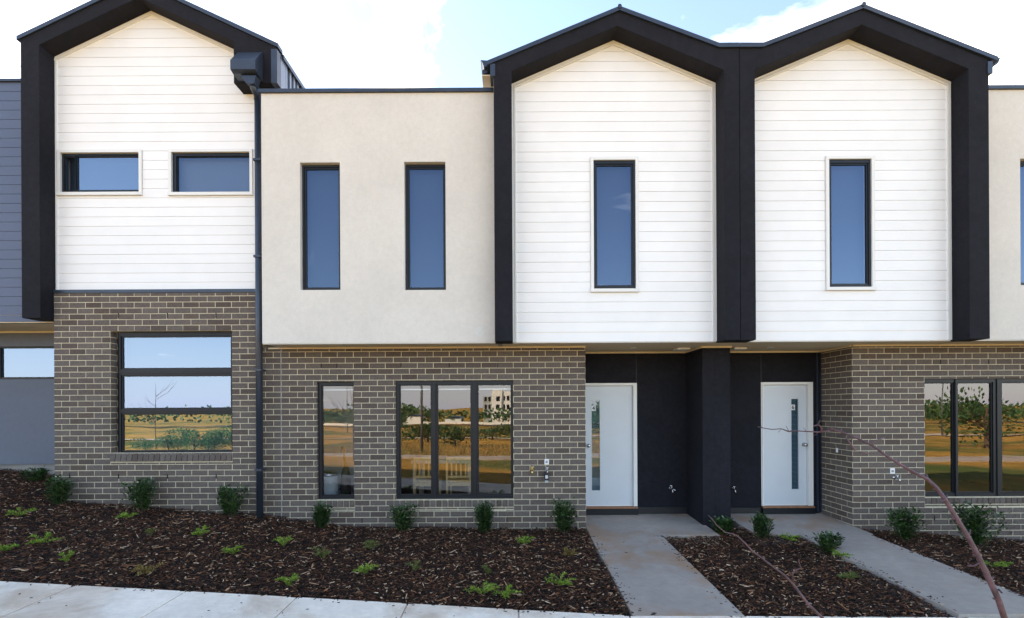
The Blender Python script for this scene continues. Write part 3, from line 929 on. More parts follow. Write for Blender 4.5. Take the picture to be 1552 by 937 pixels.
# brick ground floor
lb = RECT(167, 502, 352.5, 686, D_BL)
XBL0 = P(82.5, 600, D_BL)[0]; XBL1 = P(388.5, 600, D_BL)[0]
zrowL = P(270, 449, D_BL)[1]
BRs = BR
silL = (lb[0] - .0, lb[1] + .0, lb[2] - .145, lb[2])
mb = MB()
mb.plate((XBL0, XBL1, .25, LZB - .055), [lb], D_BL, D_BL + .13, 1)
bricks(mb, fwall(D_BL), (XBL0, XBL1, .25, LZB - .056), [lb, silL], XBL1, zrowL, off=1)
bricks(mb, lambda u, v, n: (lb[0] + n, u, v), (D_BL + .001, D_BL + .129, lb[2], lb[3]), [], D_BL, zrowL, .003)
nb = 22; wdt = (silL[1] - silL[0]) / nb
for i in range(nb):   # sloping brick-on-edge sill
    a = silL[0] + i * wdt + .005; b = a + wdt - .010; z0, z1 = silL[2] + .02, silL[3] - .004
    n = len(mb.v)
    mb.v += [(a, D_BL, z0), (b, D_BL, z0), (b, D_BL, z1), (a, D_BL, z1), (a, D_BL - .03, z0 + .004), (b, D_BL - .03, z0 + .004), (b, D_BL - .006, z1 - .002), (a, D_BL - .006, z1 - .002)]
    for q in ((4, 5, 6, 7), (0, 1, 5, 4), (1, 2, 6, 5), (2, 3, 7, 6), (3, 0, 4, 7)):
        mb.f.append(tuple(n + k for k in q)); mb.m.append(0)
weeps(mb, D_BL, wp_px([(180, 478.5), (254, 478.5), (327.5, 478.5), (106, 721), (180, 722), (254, 722), (328, 722)], D_BL))
mb.build('brick_wall', [M['brick'], M['mortar'], M['black']], HL)
mb = MB(); mb.box(XBL0 + .003, XL1 - .2, D_BL - .012, D_CL + .1, LZB - .05, LZB - .002); mb.build('base_flashing', M['flash'], HL)
mb = MB(); mb.box(XBL0 + .002, XBL0 + .12, D_BL + .131, BACK, .25, LZB - .06); mb.box(XBL1 - .12, XBL1 - .002, D_BL + .131, BACK, .25, LZB - .06); mb.build('side_wall', M['mortar'], HL)
yw = D_BL + .075
pn = [RECT(180.5, 509.5, 351, 559, yw), RECT(181, 569, 351, 619.5, yw), RECT(183, 627, 352.5, 684, yw)]
rL = (lb[0] + .06, lb[1] - .002, lb[2] + .002, lb[3] - .012)
pn = [(max(p[0], rL[0] + .03), min(p[1], rL[1] - .012), p[2], p[3]) for p in pn]
wL = window(HL, rL, pn, yw, M['glass_sky'], bead=.02, backing=(M['blind'], .14))
mb = MB(); mb.box(rL[0] + .001, rL[1] - .001, yw - .014, yw - .0005, pn[1][3] + .03, pn[1][3] + .045); mb.box(rL[0] + .001, rL[1] - .001, yw - .012, yw - .0005, pn[2][3] + .028, pn[2][3] + .04)
mb.box(rL[0] + .001, rL[1] - .001, yw - .012, yw - .0005, rL[3] - .02, rL[3] - .002); mb.build('transom', M['alu'], wL)

# ================================================================== FAR LEFT HOUSE (blue-grey)
XN1 = XL0 - .0
zn0 = P(15, 488, D_NV)[1]; zn1 = P(15, 125, D_NV)[1]
mb = MB(); mb.box(-24, XN1 - .02, D_NV + .012, D_NV + .15, zn0, zn1)
boards(mb, [(-24, zn0), (XN1 - .02, zn0), (XN1 - .02, zn1), (-24, zn1)], [], zn1, PITCH, D_NV)
mb.build('boarded_wall', M['navy'], HN)
mb = MB(); mb.prism_x([(D_NV - .03, zn1 + .002), (D_NV - .03, zn1 + .04), (D_NV, zn1 + .055), (D_NV + .2, zn1 + .04), (D_NV + .2, zn1 + .002)], -24, XN1 - .02); mb.build('parapet_cap', M['flash'], HN)
mb = MB(); mb.box(-24, XN1 - .02, D_NV + .01, BACK, zn0 + .001, zn0 + .2); mb.build('soffit', M['soffit'], HN)
mb = MB(); mb.box(-24, XN1 - .02, D_NV + .012, D_NV + .045, zn0 - .012, zn0 - .0005); mb.box(-9.2, XN1 - .02, D_NW - .03, D_NW - .001, zn0 - .03, zn0 - .001); mb.build('cornice', M['cornice'], HN)
nw = (-8.68, XBL0 + .25, P(40, 575, D_NW)[1], P(40, 525, D_NW)[1])
zp = P(40, 704, D_NW)[1]
mb = MB(); mb.plate((-24, XBL0 + .4, zp, zn0 - .001), [nw], D_NW, D_NW + .12); mb.build('rendered_wall', M['bluewall'], HN)
mb = MB(); mb.box(-24, XBL0 + .4, D_NW + .03, D_NW + .15, .3, zp - .001); mb.build('plinth', plain("concrete_plinth", (.24, .22, .20), .9, var=.2, bd=.003, bs=40), HN)
window(HN, (nw[0] + .002, nw[1], nw[2] + .002, nw[3] - .002), [(nw[0] + .05, nw[1] - .05, nw[2] + .03, nw[3] - .02)], D_NW + .02, M['glass_sky'], backing=(M['blind'], .1), bead=.01)
mb = MB(); mb.box(-24, XN1 - .02, D_NV + .16, BACK, zn1 - .4, zn1 - .3); mb.box(-24, -23.9, D_NV + .16, BACK - .001, .3, zn1); mb.box(-24, XN1 - .02, BACK, BACK + .1, .3, zn1); mb.build('flat_roof', M['flash'], HN)

# ================================================================== fixtures on the walls
def tap_mesh(par, x, y, z, mat, s=1.0, name='garden_tap'):
    mb = MB()
    mb.lathe([(.022 * s, 0), (.022 * s, .005), (.009 * s, .007), (.009 * s, .05), (.012 * s, .05), (.012 * s, .062)], (x, y, z), 'Y', 12)
    mb.tube([(x, y - .045 * s, z), (x, y - .075 * s, z - .005), (x, y - .09 * s, z - .04 * s)], .010 * s, 10)
    mb.tube([(x, y - .05 * s, z), (x, y - .05 * s, z + .035 * s)], .007 * s, 8)
    mb.tube([(x - .025 * s, y - .05 * s, z + .037 * s), (x + .025 * s, y - .05 * s, z + .037 * s)], .007 * s, 8)
    return mb.build(name, mat, par, smooth=True)


x, z = P(806, 712, D_BR); tap_mesh(H4, x, D_BR - .004, z, M['brass'], 1.3)
x, z = P(828.5, 700, D_BR)
mb = MB(); mb.box(x - .034, x + .034, D_BR - .012, D_BR - .004, z - .042, z + .042); cov = mb.build('socket_cover', M['plastic'], H4, bevel=.003)
mb = MB(); mb.lathe([(.02, 0), (.019, .003), (.008, .004)], (x, D_BR - .0125, z), 'Y', 16); mb.build('socket_disc', M['greydigit'], cov)
x2, z2 = P(829, 712, D_BR); tap_mesh(H4, x2, D_BR - .004, z2, M['steel'], 1.0)
# key lock box hanging from that tap
x, z = P(828.5, 722.5, D_BR - .08)
LB = empty('key_lockbox', (x, D_BR - .06, z - .06), "small black key lockbox hanging from the chrome tap beside door 4", "lockbox")
mb = MB(); mb.box(x - .034, x + .034, D_BR - .078, D_BR - .03, z - .06, z + .055); mb.build('case', M['lockblack'], LB, bevel=.012)
mb = MB(); mb.box(x - .019, x + .019, D_BR - .081, D_BR - .0785, z - .028, z + .018); kp = mb.build('keypad', M['plastic'], LB)
mb = MB()
for i in range(2):
    for j in range(3):
        mb.box(x - .013 + i * .016, x - .003 + i * .016, D_BR - .0825, D_BR - .0812, z - .023 + j * .014, z - .014 + j * .014)
mb.build('button', M['greydigit'], kp)
mb = MB(); mb.tube([(x - .02, D_BR - .055, z + .05), (x - .02, D_BR - .055, z + .085), (x - .01, D_BR - .055, z + .1), (x + .01, D_BR - .055, z + .1), (x + .02, D_BR - .055, z + .085), (x + .02, D_BR - .055, z + .05)], .005, 8); mb.build('shackle', M['steel'], LB, smooth=True)
mb = MB(); mb.box(x - .024, x + .024, D_BR - .06, D_BR - .05, z - .095, z - .062); mb.build('lower_flap', plain("grey_flap", (.45, .48, .48), .5), LB, bevel=.003)
# taps on the porch walls
x, z = P(1016, 740, D_PO); tap_mesh(H4, x, D_PO, z, M['steel'], 1.4)
mb = MB(); mb.tube([(x, D_PO - .08, z), (x + .04, D_PO - .09, z - .015), (x + .07, D_PO - .1, z - .02)], .012, 8); mb.build('tap_spout', M['steel'], H4, smooth=True)
x, z = P(1110, 741, D_PO); tap_mesh(H6, x, D_PO, z, M['steel'], 1.2)
x, z = P(1352, 714, D_BR)
mb = MB(); mb.box(x - .034, x + .034, D_BR - .012, D_BR - .004, z - .042, z + .042); cov = mb.build('socket_cover', M['plastic'], H6, bevel=.003)
mb = MB(); mb.lathe([(.02, 0), (.019, .003), (.008, .004)], (x, D_BR - .0125, z), 'Y', 16); mb.build('socket_disc', M['greydigit'], cov)
x, z = P(1355, 724, D_BR); tap_mesh(H6, x, D_BR - .004, z, M['steel'], 1.2)
# bell push on the porch side wall
yy = F * XB6 / (1269 - 776); z = CAMZ - (682.5 - CY + (1269 - CX) * TH) * yy / F
mb = MB(); mb.box(XB6 - .014, XB6 - .004, yy - .02, yy + .02, z - .035, z + .035); mb.build('bell_push', M['plastic'], H6, bevel=.003)

# ================================================================== interior furniture seen through the panes
def chair(x, y, label):
    e = empty('dining_chair', (x, y, FLZ), label, 'chair', 'chairs at the dining table')
    w = .20
    mb = MB()
    for s in (-1, 1):
        mb.box(x + s * w - .018, x + s * w + .018, y - .2, y - .165, FLZ + .001, FLZ + .86)
    mb.build('back_post', M['pine'], e)
    mb = MB()
    for z, h in ((.80, .06), (.50, .035)): mb.box(x - w + .019, x + w - .019, y - .195, y - .172, FLZ + z, FLZ + z + h)
    for i in range(4):
        xx = x - .12 + i * .08; mb.box(xx - .013, xx + .013, y - .19, y - .178, FLZ + .536, FLZ + .799)
    mb.build('backrest', M['pine'], e)
    mb = MB(); mb.box(x - .21, x + .21, y - .164, y + .22, FLZ + .42, FLZ + .455); mb.build('seat', M['pine'], e, bevel=.006)
    for s in (-1, 1):
        mb = MB(); mb.box(x + s * .18 - .018, x + s * .18 + .018, y + .17, y + .205, FLZ + .001, FLZ + .419); mb.build('leg', M['pine'], e)
    mb = MB(); mb.box(x - .18, x + .18, y - .195, y - .172, FLZ + .36, FLZ + .419); mb.box(x - .18, x + .18, y - .195, y - .175, FLZ + .18, FLZ + .21); mb.build('rail', M['pine'], e)
    return e


chair(P(646, 720, 8.0)[0], 8.2, "slatted pine dining chair behind the left light of the triple window")
chair(P(695, 720, 8.0)[0], 8.2, "slatted pine dining chair behind the middle light of the triple window")
tx0, tx1 = P(622, 720, 8.35)[0], P(714, 720, 8.35)[0]
T = empty('dining_table', ((tx0 + tx1) / 2, 8.8, FLZ), "white dining table behind the pine chairs inside the triple window", "table")
mb = MB(); mb.box(tx0, tx1, 8.4, 9.2, FLZ + .70, FLZ + .76); mb.build('tabletop', M['plastic'], T)
for xx in (tx0 + .03, tx1 - .07):
    for yy2 in (8.42, 9.12):
        mb = MB(); mb.box(xx, xx + .055, yy2, yy2 + .055, FLZ + .001, FLZ + .699); mb.build('leg', M['plastic'], T)
xb, _ = P(497, 730, 7.55)
BIN = empty('rubbish_bin', (xb, 7.55, FLZ), "white rubbish bin with steel lid inside the narrow window", "bin")
mb = MB(); mb.lathe([(.13, .001), (.15, .02), (.165, .55), (.165, .62)], (xb, 7.55, FLZ), 'Z', 28); mb.build('body', M['roomwhite'], BIN, smooth=False)
mb = MB(); mb.lathe([(.17, .621), (.168, .65), (.13, .69), (.06, .71), (.01, .712)], (xb, 7.55, FLZ), 'Z', 28); mb.build('lid', M['steel'], BIN, smooth=True)
xv, _ = P(524, 730, 7.6)
VC = empty('vacuum_cleaner', (xv, 7.6, FLZ), "tall dark upright vacuum cleaner beside the white bin", "vacuum cleaner")
mb = MB(); mb.box(xv - .14, xv + .14, 7.45, 7.7, FLZ + .001, FLZ + .1); mb.build('cleaner_head', M['lockblack'], VC, bevel=.02)
mb = MB(); mb.lathe([(.05, .1), (.075, .14), (.085, .4), (.075, .62), (.05, .72), (.025, .76)], (xv, 7.6, FLZ), 'Z', 18); mb.build('body', M['lockblack'], VC, smooth=True)
mb = MB(); mb.tube([(xv - .01, 7.6, FLZ + .75), (xv - .03, 7.61, FLZ + .98), (xv - .06, 7.62, FLZ + 1.08)], [.02, .018, .024], 8); mb.build('handle', M['lockblack'], VC, smooth=True)
mb = MB(); mb.tube([(xv - .09, 7.58, FLZ + .2), (xv - .13, 7.58, FLZ + .3), (xv - .12, 7.58, FLZ + .38), (xv - .07, 7.58, FLZ + .4)], .012, 8); mb.build('hose', M['lockblack'], VC, smooth=True)


# ================================================================== ground levels
def lerp_tab(tab, x):
    if x <= tab[0][0]: return tab[0][1]
    for (a, b), (c, d) in zip(tab, tab[1:]):
        if x <= c: return b + (d - b) * (x - a) / (c - a)
    return tab[-1][1]


WALL_Z = [(-12, 1.05), (-8.5, .93), (-7.2, .80), (-6.6, .66), (-3.9, .46), (-3.2, .345), (-2.4, .25), (-.75, .215), (1.1, .20), (5.1, .17), (7.4, .01), (12, -.2)]
EDGE_Z = [(-12, .90), (-4.66, .445), (-2.26, .304), (.14, .157), (1.085, .10), (2.10, .093), (4.07, .071), (12, -.1)]
YE = 4.244


def G(x, y):
    t = (y - YE) / (6.95 - YE)
    e = lerp_tab(EDGE_Z, x)
    return e + (lerp_tab(WALL_Z, x) - e) * t


def slab_z(y):
    return CAMZ - (1.771 + .037 * (7.73 - y))


def path_z(x, y):       # entry paths fall with the footpath
    return slab_z(y)


PATHS = [(1.095, 2.107, YE + .0, 7.0), (1.10, 2.93, 6.60, 7.75), (4.06, 5.05, YE + .0, 7.0), (3.46, XB6 - .003, 6.60, 7.75)]


def on_path(x, y, m=0.0):
    return any(a - m < x < b + m and c - m < y < d + m for a, b, c, d in PATHS)


def grid_sheet(name, xs, ys, zf, mat, kind='structure', thick=None):
    mb = MB()
    nx, ny = len(xs), len(ys)
    for y in ys:
        for x in xs: mb.v.append((x, y, zf(x, y)))
    for j in range(ny - 1):
        for i in range(nx - 1):
            a = j * nx + i
            mb.f.append((a, a + 1, a + nx + 1, a + nx)); mb.m.append(0)
    if thick:
        n = nx * ny
        for y in ys:
            for x in xs: mb.v.append((x, y, zf(x, y) - thick))
        def side(a, b): mb.f.append((a, b, b + n, a + n)); mb.m.append(0)
        for i in range(nx - 1): side(i + 1, i); side((ny - 1) * nx + i, (ny - 1) * nx + i + 1)
        for j in range(ny - 1): side(j * nx, (j + 1) * nx); side((j + 1) * nx + nx - 1, j * nx + nx - 1)
    o = mb.build(name, mat)
    if kind: o['kind'] = kind
    return o


def rng(a, b, s):
    n = max(1, round((b - a) / s)); return [a + (b - a) * i / n for i in range(n + 1)]


def pn2(x, y, s=1.0):
    return math.sin(x * 1.7 * s + 1.3) * math.cos(y * 2.1 * s - .7) + .5 * math.sin(x * 4.3 * s + y * 3.1 * s) + .25 * math.sin(x * 9.1 * s - y * 7.7 * s)


# garden bed soil
grid_sheet('garden_bed', rng(-12, 12, .15), rng(YE - .02, 8.1, .15), lambda x, y: G(x, y) - (.05 if not on_path(x, y, .16) else .12) + .008 * pn2(x, y, 2), M['soil'])


# footpath slabs: concrete with tooled control joints
def foot_z(x, y):
    return lerp_tab(EDGE_Z, x) - .022 * (YE - y)


xs = []
joints = [.051 + 1.01 * k for k in range(-12, 12)]
for i in range(len(joints) - 1):
    a, b = joints[i], joints[i + 1]
    xs += [a - .0075, a - .006, a + .006, a + .0075, a + .05, a + .055]
    xs += rng(a + .055, b - .055, .3)[1:-1]
    xs += [b - .055, b - .05]
xs = sorted(set(xs))


def foot_surface(x, y):
    z = foot_z(x, y)
    k = round((x - .051) / 1.01); dx = abs(x - (.051 + 1.01 * k))
    if dx < .0065: z -= .022
    elif dx < .052: z -= .0045
    return z


ysf = [YE - 1.5, YE - 1.45, YE - 1.0, YE - .5, YE - .06, YE - .055, YE]
grid_sheet('footpath', xs, ysf, foot_surface, M['foot'], thick=.12)
# entry paths
for a, b, tag_ in ((0, 1, 0), (2, 3, 1)):
    p, q = PATHS[a], PATHS[b]
    mb = MB()
    ys = rng(p[2] + .006, 6.60, .25)

    def strip_(x0, x1, ys):
        xs = [x0, x0 + .006] + rng(x0 + .02, x1 - .02, .4) + [x1 - .006, x1]
        nx = len(xs); n0 = len(mb.v)
        for y in ys:
            for i, x in enumerate(xs):
                mb.v.append((x, y, slab_z(y) - (.006 if i in (0, nx - 1) else 0)))
        for j in range(len(ys) - 1):
            for i in range(nx - 1):
                k = n0 + j * nx + i
                mb.f.append((k, k + 1, k + nx + 1, k + nx)); mb.m.append(0)
        n1 = len(mb.v)
        for y in ys:
            mb.v.append((x0, y, slab_z(y) - .15)); mb.v.append((x1, y, slab_z(y) - .15))
        for j in range(len(ys) - 1):
            k = n0 + j * nx
            mb.f.append((k, k + nx, n1 + 2 * (j + 1), n1 + 2 * j)); mb.m.append(0)
            k = n0 + j * nx + nx - 1
            mb.f.append((k + nx, k, n1 + 2 * j + 1, n1 + 2 * (j + 1) + 1)); mb.m.append(0)
        k = n0
        mb.f.append(tuple([n1] + [k + i for i in range(nx)] + [n1 + 1])[::-1]); mb.m.append(0)
    strip_(p[0], p[1], ys)
    strip_(q[0], q[1], [6.604, 6.8, 7.2, 7.6, 7.75])
    o = mb.build('entry_path', M['path']); o['kind'] = 'structure'

# bark mulch chips
mb = MB()
rc = random.Random(3)


def chip(x, y, z, L, W, H, yaw, tilt, roll_):
    c, s = math.cos(yaw), math.sin(yaw)
    ct, st = math.cos(tilt), math.sin(tilt)
    n = len(mb.v)
    ax = Vector((c * ct, s * ct, st)); ay = Vector((-s, c, roll_)).normalized(); az = ax.cross(ay)
    o = Vector((x, y, z))
    tp = rc.uniform(.45, 1.0); tq = rc.uniform(.3, .9)
    for (u, v, w) in ((-.5, -.5 * tq, -.5), (.1, -.5, -.5), (.5, -.4 * tp, -.5), (.5, .4 * tp, -.5), (0, .5, -.5), (-.5, .5 * tq, -.5)):
        mb.v.append(tuple(o + ax * u * L + ay * v * W + az * w * H))
    for (u, v, w) in ((-.5, -.5 * tq, .5), (.1, -.5, .6), (.5, -.4 * tp, .4), (.5, .4 * tp, .4), (0, .5, .6), (-.5, .5 * tq, .5)):
        mb.v.append(tuple(o + ax * u * L + ay * v * W + az * w * H))
    mb.f.append((n + 6, n + 7, n + 8, n + 9, n + 10, n + 11)); mb.m.append(0)
    for i in range(6):
        j = (i + 1) % 6
        mb.f.append((n + i, n + j, n + 6 + j, n + 6 + i)); mb.m.append(0)


cnt = 0
while cnt < 90000:
    x = rc.uniform(-9.6, 8.6); y = rc.uniform(YE + .01, 8.0)
    if abs(x) > .5 + 1.16 * y: continue
    if x > XBL0 - .02 and y > 6.97 and not (x < XBL0): continue
    if x > XBL0 and x < XBL1 and y > D_BL - .01: continue
    if on_path(x, y, .012): continue
    if 2.9 < x < 3.46 and y > 7.05: continue
    near = y < 5.6
    if y > 5.6 and rc.random() < .25: continue
    L = rc.uniform(.014, .05) * (1.0 if rc.random() < .93 else 1.7); W = rc.uniform(.005, .016); H = rc.uniform(.002, .006)
    yaw = rc.gauss(0.15, .75) if rc.random() < .6 else rc.uniform(0, math.pi)
    if L > .07: W *= .6
    e = .0
    dy = y - YE
    edge = -.02 * max(0, 1 - dy / .12)
    z = G(x, y) - .03 + rc.uniform(0, .036) + .010 * pn2(x, y, 1.6) + edge
    chip(x, y, z, L, W, H, yaw, rc.gauss(0, .28), rc.gauss(0, .35))
    cnt += 1
n_long = 0
while n_long < 3400:
    x = rc.uniform(-9.6, 8.6); y = rc.uniform(YE + .03, 6.9)
    if abs(x) > .5 + 1.16 * y or on_path(x, y, .05): continue
    chip(x, y, G(x, y) + rc.uniform(-.002, .014), rc.uniform(.05, .13), rc.uniform(.005, .012), .003, rc.gauss(.2, .8), rc.gauss(0, .16), rc.gauss(0, .3)); n_long += 1
o = mb.build('bark_mulch', M['bark']); tag(o, "dark brown bark mulch chips covering the garden beds", "mulch", kind='stuff')
# a few stray chips on the concrete
mb = MB()
for (px_, py_) in ((903, 833), (948, 838), (944, 822), (990, 930), (1074, 906), (1083, 906), (988, 932)):
    d = 6.0
    for _ in range(12):
        z = slab_z(d); d = F * (CAMZ - z) / (py_ - CY + (px_ - CX) * TH)
    x = (px_ - CX) * d / F
    chip(x, d, slab_z(d) + .004, .04, .012, .004, rc.uniform(0, 3), 0, 0)
for k in range(26):
    x = rc.uniform(-5, 1); y = YE - abs(rc.gauss(0, .25)) - .01
    chip(x, y, foot_z(x, y) + .003, rc.uniform(.01, .03), .008, .003, rc.uniform(0, 3), 0, 0)
for a_, b_, c_, d_ in (PATHS[0], PATHS[2]):
    for k in range(130):
        y = rc.uniform(c_ + .02, 6.9 if b_ < 4 else 6.6)
        x = (a_ + abs(rc.gauss(0, .05))) if k % 2 else (b_ - abs(rc.gauss(0, .05)))
        chip(x, min(y, 6.55), slab_z(min(y, 6.55)) + .003, rc.uniform(.012, .035), .009, .003, rc.uniform(0, 3), 0, 0)
for k in range(90):
    x = rc.uniform(-6, 6); chip(x, YE - abs(rc.gauss(0, .03)) - .004, foot_z(x, YE) + .003, rc.uniform(.012, .035), .009, .003, rc.uniform(0, 3), 0, 0)
o = mb.build('stray_bark', M['bark']); tag(o, "loose bark flakes strewn on the concrete paths", "mulch", kind='stuff')


# ================================================================== planting
def leaf(mb, p, d, up, L, W, mi=0):
    d = d.normalized(); s = d.cross(up)
    if s.length < 1e-3: s = d.orthogonal()
    s.normalize(); nrm = s.cross(d)
    n = len(mb.v)
    for q in (p, p + d * L * .45 + s * W * .5 + nrm * W * .15, p + d * L, p + d * L * .45 - s * W * .5 + nrm * W * .15): mb.v.append(tuple(q))
    mb.f.append((n, n + 1, n + 2, n + 3)); mb.m.append(mi)


def ground_hit(px_, py_):
    """where a plant's foot stands on the garden bed"""
    d = 5.5
    for _ in range(40):
        x = (px_ - CX - (py_ - CY) * TH) * d / F
        z = G(x, d) - .02
        nd = F * (CAMZ - z) / (py_ - CY + (px_ - CX) * TH)
        d = d * .5 + nd * .5
    x = (px_ - CX - (py_ - CY) * TH) * d / F
    return x, d, G(x, d) - .02


def shrub(px_, base, h, w, label, rs, depth=None, light=0.0):
    x, y, z = ground_hit(px_, base)
    if x > XBL0 - .2 and y > 6.68:
        k_ = 6.68 / y; x, y = x * k_, 6.68; z = G(x, y) - .02     # clear of the brick face
    e = empty('shrub', (x, y, z), label, 'shrub', 'young shrubs planted along the walls')
    r = random.Random(rs)
    st = MB(); lf = MB()
    ns = r.randint(9, 12); w *= 1.35
    for i in range(ns):
        a = r.uniform(0, 2 * math.pi); sp = r.uniform(.1, .85) * w * .5
        top = Vector((x + math.cos(a) * sp, y + math.sin(a) * sp * .8, z + h * r.uniform(.7, 1.0)))
        b = Vector((x + math.cos(a) * .015, y + math.sin(a) * .015, z - .02))
        mid = b.lerp(top, .5) + Vector((math.cos(a), math.sin(a), 0)) * sp * .25
        st.tube([b, mid, top], [.005, .004, .002], 5)
        nl = int(110 * h / .45)
        for k in range(nl):
            t = .12 + .88 * (k / nl) ** .9
            p = b.lerp(mid, t * 2) if t < .5 else mid.lerp(top, t * 2 - 1)
            aa = r.uniform(0, 2 * math.pi)
            rad = w * .22 * (1 - .5 * abs(t - .5))
            dr = Vector((math.cos(aa), math.sin(aa), r.uniform(.1, 1.0)))
            p2 = p + dr.normalized() * r.uniform(0, rad)
            leaf(lf, p2, dr + Vector((0, 0, r.uniform(-.3, .6))), Vector((r.uniform(-.4, .4), r.uniform(-.4, .4), 1)), r.uniform(.036, .062), r.uniform(.020, .034))
    st.build('stem', M['stem'], e); lf.build('foliage', M['leaf'], e)


shrub(55, 731, .20, .26, "small bushy shrub by the plinth of the blue-grey house", 1)
shrub(90, 764, .42, .36, "round green shrub at the left corner of the brick wall", 2)
shrub(218, 768, .46, .40, "wide dark shrub below the three-pane brick wall window", 3)
shrub(350, 776, .44, .34, "shrub just left of the downpipe foot", 4)
shrub(488, 799, .35, .20, "slim shrub under the narrow ground floor window", 5)
shrub(613, 806, .43, .34, "bushy shrub under the left light of the triple window", 6)
shrub(736, 805, .44, .24, "tall narrow shrub under the right light of the triple window", 7)
shrub(855, 807, .47, .34, "shrub below the lockbox next to the entry path", 8)
shrub(1097, 803, .24, .22, "small shrub at the foot of the dark pier between the doors", 9)
shrub(1156, 818, .36, .28, "upright shrub at the slab edge before door 6", 10)
shrub(1253, 838, .24, .24, "small dark shrub beside the second entry path", 11)
shrub(1372, 822, .46, .38, "shrub under the chrome tap on the right brick wall", 12)
shrub(1480, 832, .54, .50, "large shrub under the right-hand brick wall window", 13)


def sprig(px_, base, w, h, label, rs, mat='leaf_light', n=9, flat=.7):
    """low ferny groundcover: arching stems set with fine needle leaves"""
    x, y, z = ground_hit(px_, base)
    e = empty('groundcover_plant', (x, y, z), label, 'plant', 'groundcover plants in the mulch')
    r = random.Random(rs + 100)
    st = MB(); lf = MB()
    for i in range(n):
        a = r.uniform(0, 2 * math.pi)
        L = r.uniform(.6, 1.1) * w * .55
        hh = h * r.uniform(.4, 1.1)
        p0 = Vector((x, y, z + .01)); dirh = Vector((math.cos(a), math.sin(a) * .8, 0))
        pts = [p0 + dirh * L * t + Vector((0, 0, hh * (1 - (1 - t) ** 2) * (1 - .25 * t))) + Vector((r.uniform(-1, 1), r.uniform(-1, 1), 0)) * .008 for t in (0, .25, .5, .75, 1)]
        st.tube(pts, [.003, .0025, .002, .0015, .001], 4)
        for k in range(int(70)):
            t = r.uniform(.1, 1) * 4; j = min(3, int(t)); p = pts[j].lerp(pts[j + 1], t - j)
            ax = (pts[j + 1] - pts[j]).normalized()
            aa = r.uniform(0, 2 * math.pi)
            dr = ax * .8 + Vector((math.cos(aa), math.sin(aa), math.sin(aa * 2) * .5 + .3)) * .9
            leaf(lf, p, dr, Vector((r.uniform(-.5, .5), r.uniform(-.5, .5), 1)), r.uniform(.018, .042), r.uniform(.0045, .0085))
    st.build('stem', M['stem'], e); lf.build('foliage', M[mat], e)


SP = [(30, 785, .34, .12, "bright green sprig near the left edge of the bed in the back row", 'leaf_light'),
      (66, 826, .30, .12, "fresh green tuft left of the round corner shrub, mid bed", 'leaf_light'),
      (5, 838, .22, .10, "green tuft cut by the left edge of the photo", 'leaf_light'),
      (101, 857, .12, .14, "small yellowish upright sprig near the footpath on the left", 'leaf_light'),
      (195, 788, .24, .11, "light green tuft below the wide dark shrub", 'leaf_light'),
      (228, 816, .12, .12, "thin sparse green sprig, mid bed under the brick window", 'leaf_olive'),
      (228, 872, .26, .11, "rust-brown withered sprig near the footpath", 'leaf_dry'),
      (303, 815, .24, .13, "green tuft with a pale stem right of the thin sparse sprig", 'leaf_light'),
      (352, 843, .18, .10, "small bright sprig in front of the downpipe", 'leaf_light'),
      (430, 831, .24, .14, "green tuft with one upright shoot right of the downpipe", 'leaf_light'),
      (438, 892, .20, .12, "sprawling green tuft next to the footpath joint", 'leaf_light'),
      (490, 850, .22, .17, "rounded yellow-green tuft in front of the slim shrub", 'leaf_olive'),
      (562, 836, .18, .13, "small olive sprig between the slim shrub and the triple window", 'leaf_olive'),
      (553, 874, .24, .13, "V-shaped bright green sprig in the middle of the bed", 'leaf_light'),
      (629, 868, .14, .13, "sparse dull sprig right of the V-shaped one", 'leaf_olive'),
      (737, 873, .14, .13, "upright olive sprig behind the large sprawling one", 'leaf_olive'),
      (732, 905, .34, .15, "large sprawling bright green plant near the footpath", 'leaf_light'),
      (768, 905, .24, .08, "low green runner to the right of the large sprawling plant", 'leaf_light'),
      (796, 826, .26, .10, "curling green tuft close to the brick wall", 'leaf_light'),
      (865, 846, .18, .13, "dry straw-coloured tuft by the first entry path", 'leaf_dry'),
      (849, 890, .26, .14, "bright green tuft left of the first entry path", 'leaf_light'),
      (1196, 822, .26, .11, "yellow-green tuft between the two porch slabs", 'leaf_light'),
      (1275, 846, .22, .08, "low green tuft against the second entry path", 'leaf_light'),
      (1285, 880, .18, .09, "small faint green tuft between the two entry paths", 'leaf_olive'),
      (1505, 862, .34, .10, "spreading green tuft right of the second entry path", 'leaf_light')]
for i, (a, b, w_, h_, lab, mt) in enumerate(SP): sprig(a, b, w_, h_, lab, i, mt, n=5 if w_ < .15 else 9)

# ---- bare sapling leaning in from the street verge
def T(x, y):
    """open land in front of and behind the houses"""
    if y > 2.6:
        base = (G(x, min(y, 8)) if y > YE else foot_z(x, y)) - .2
        return base
    ez = foot_z(x, 2.744)
    t = min(1, (2.6 - y) / 12)
    far = -.10 - .022 * max(0, -y - 2)
    far = max(far, -4.4)
    dist = math.hypot(x, y)
    if dist > 260: far += (dist - 260) * .003 * (1 + .5 * math.sin(x * .012 + 1) + .35 * math.sin(x * .031))
    z = (ez - .03) * (1 - t) + far * t
    if y < -3: z += .06 * pn2(x, y, .25) * min(1, (-y - 3) / 10)
    return z


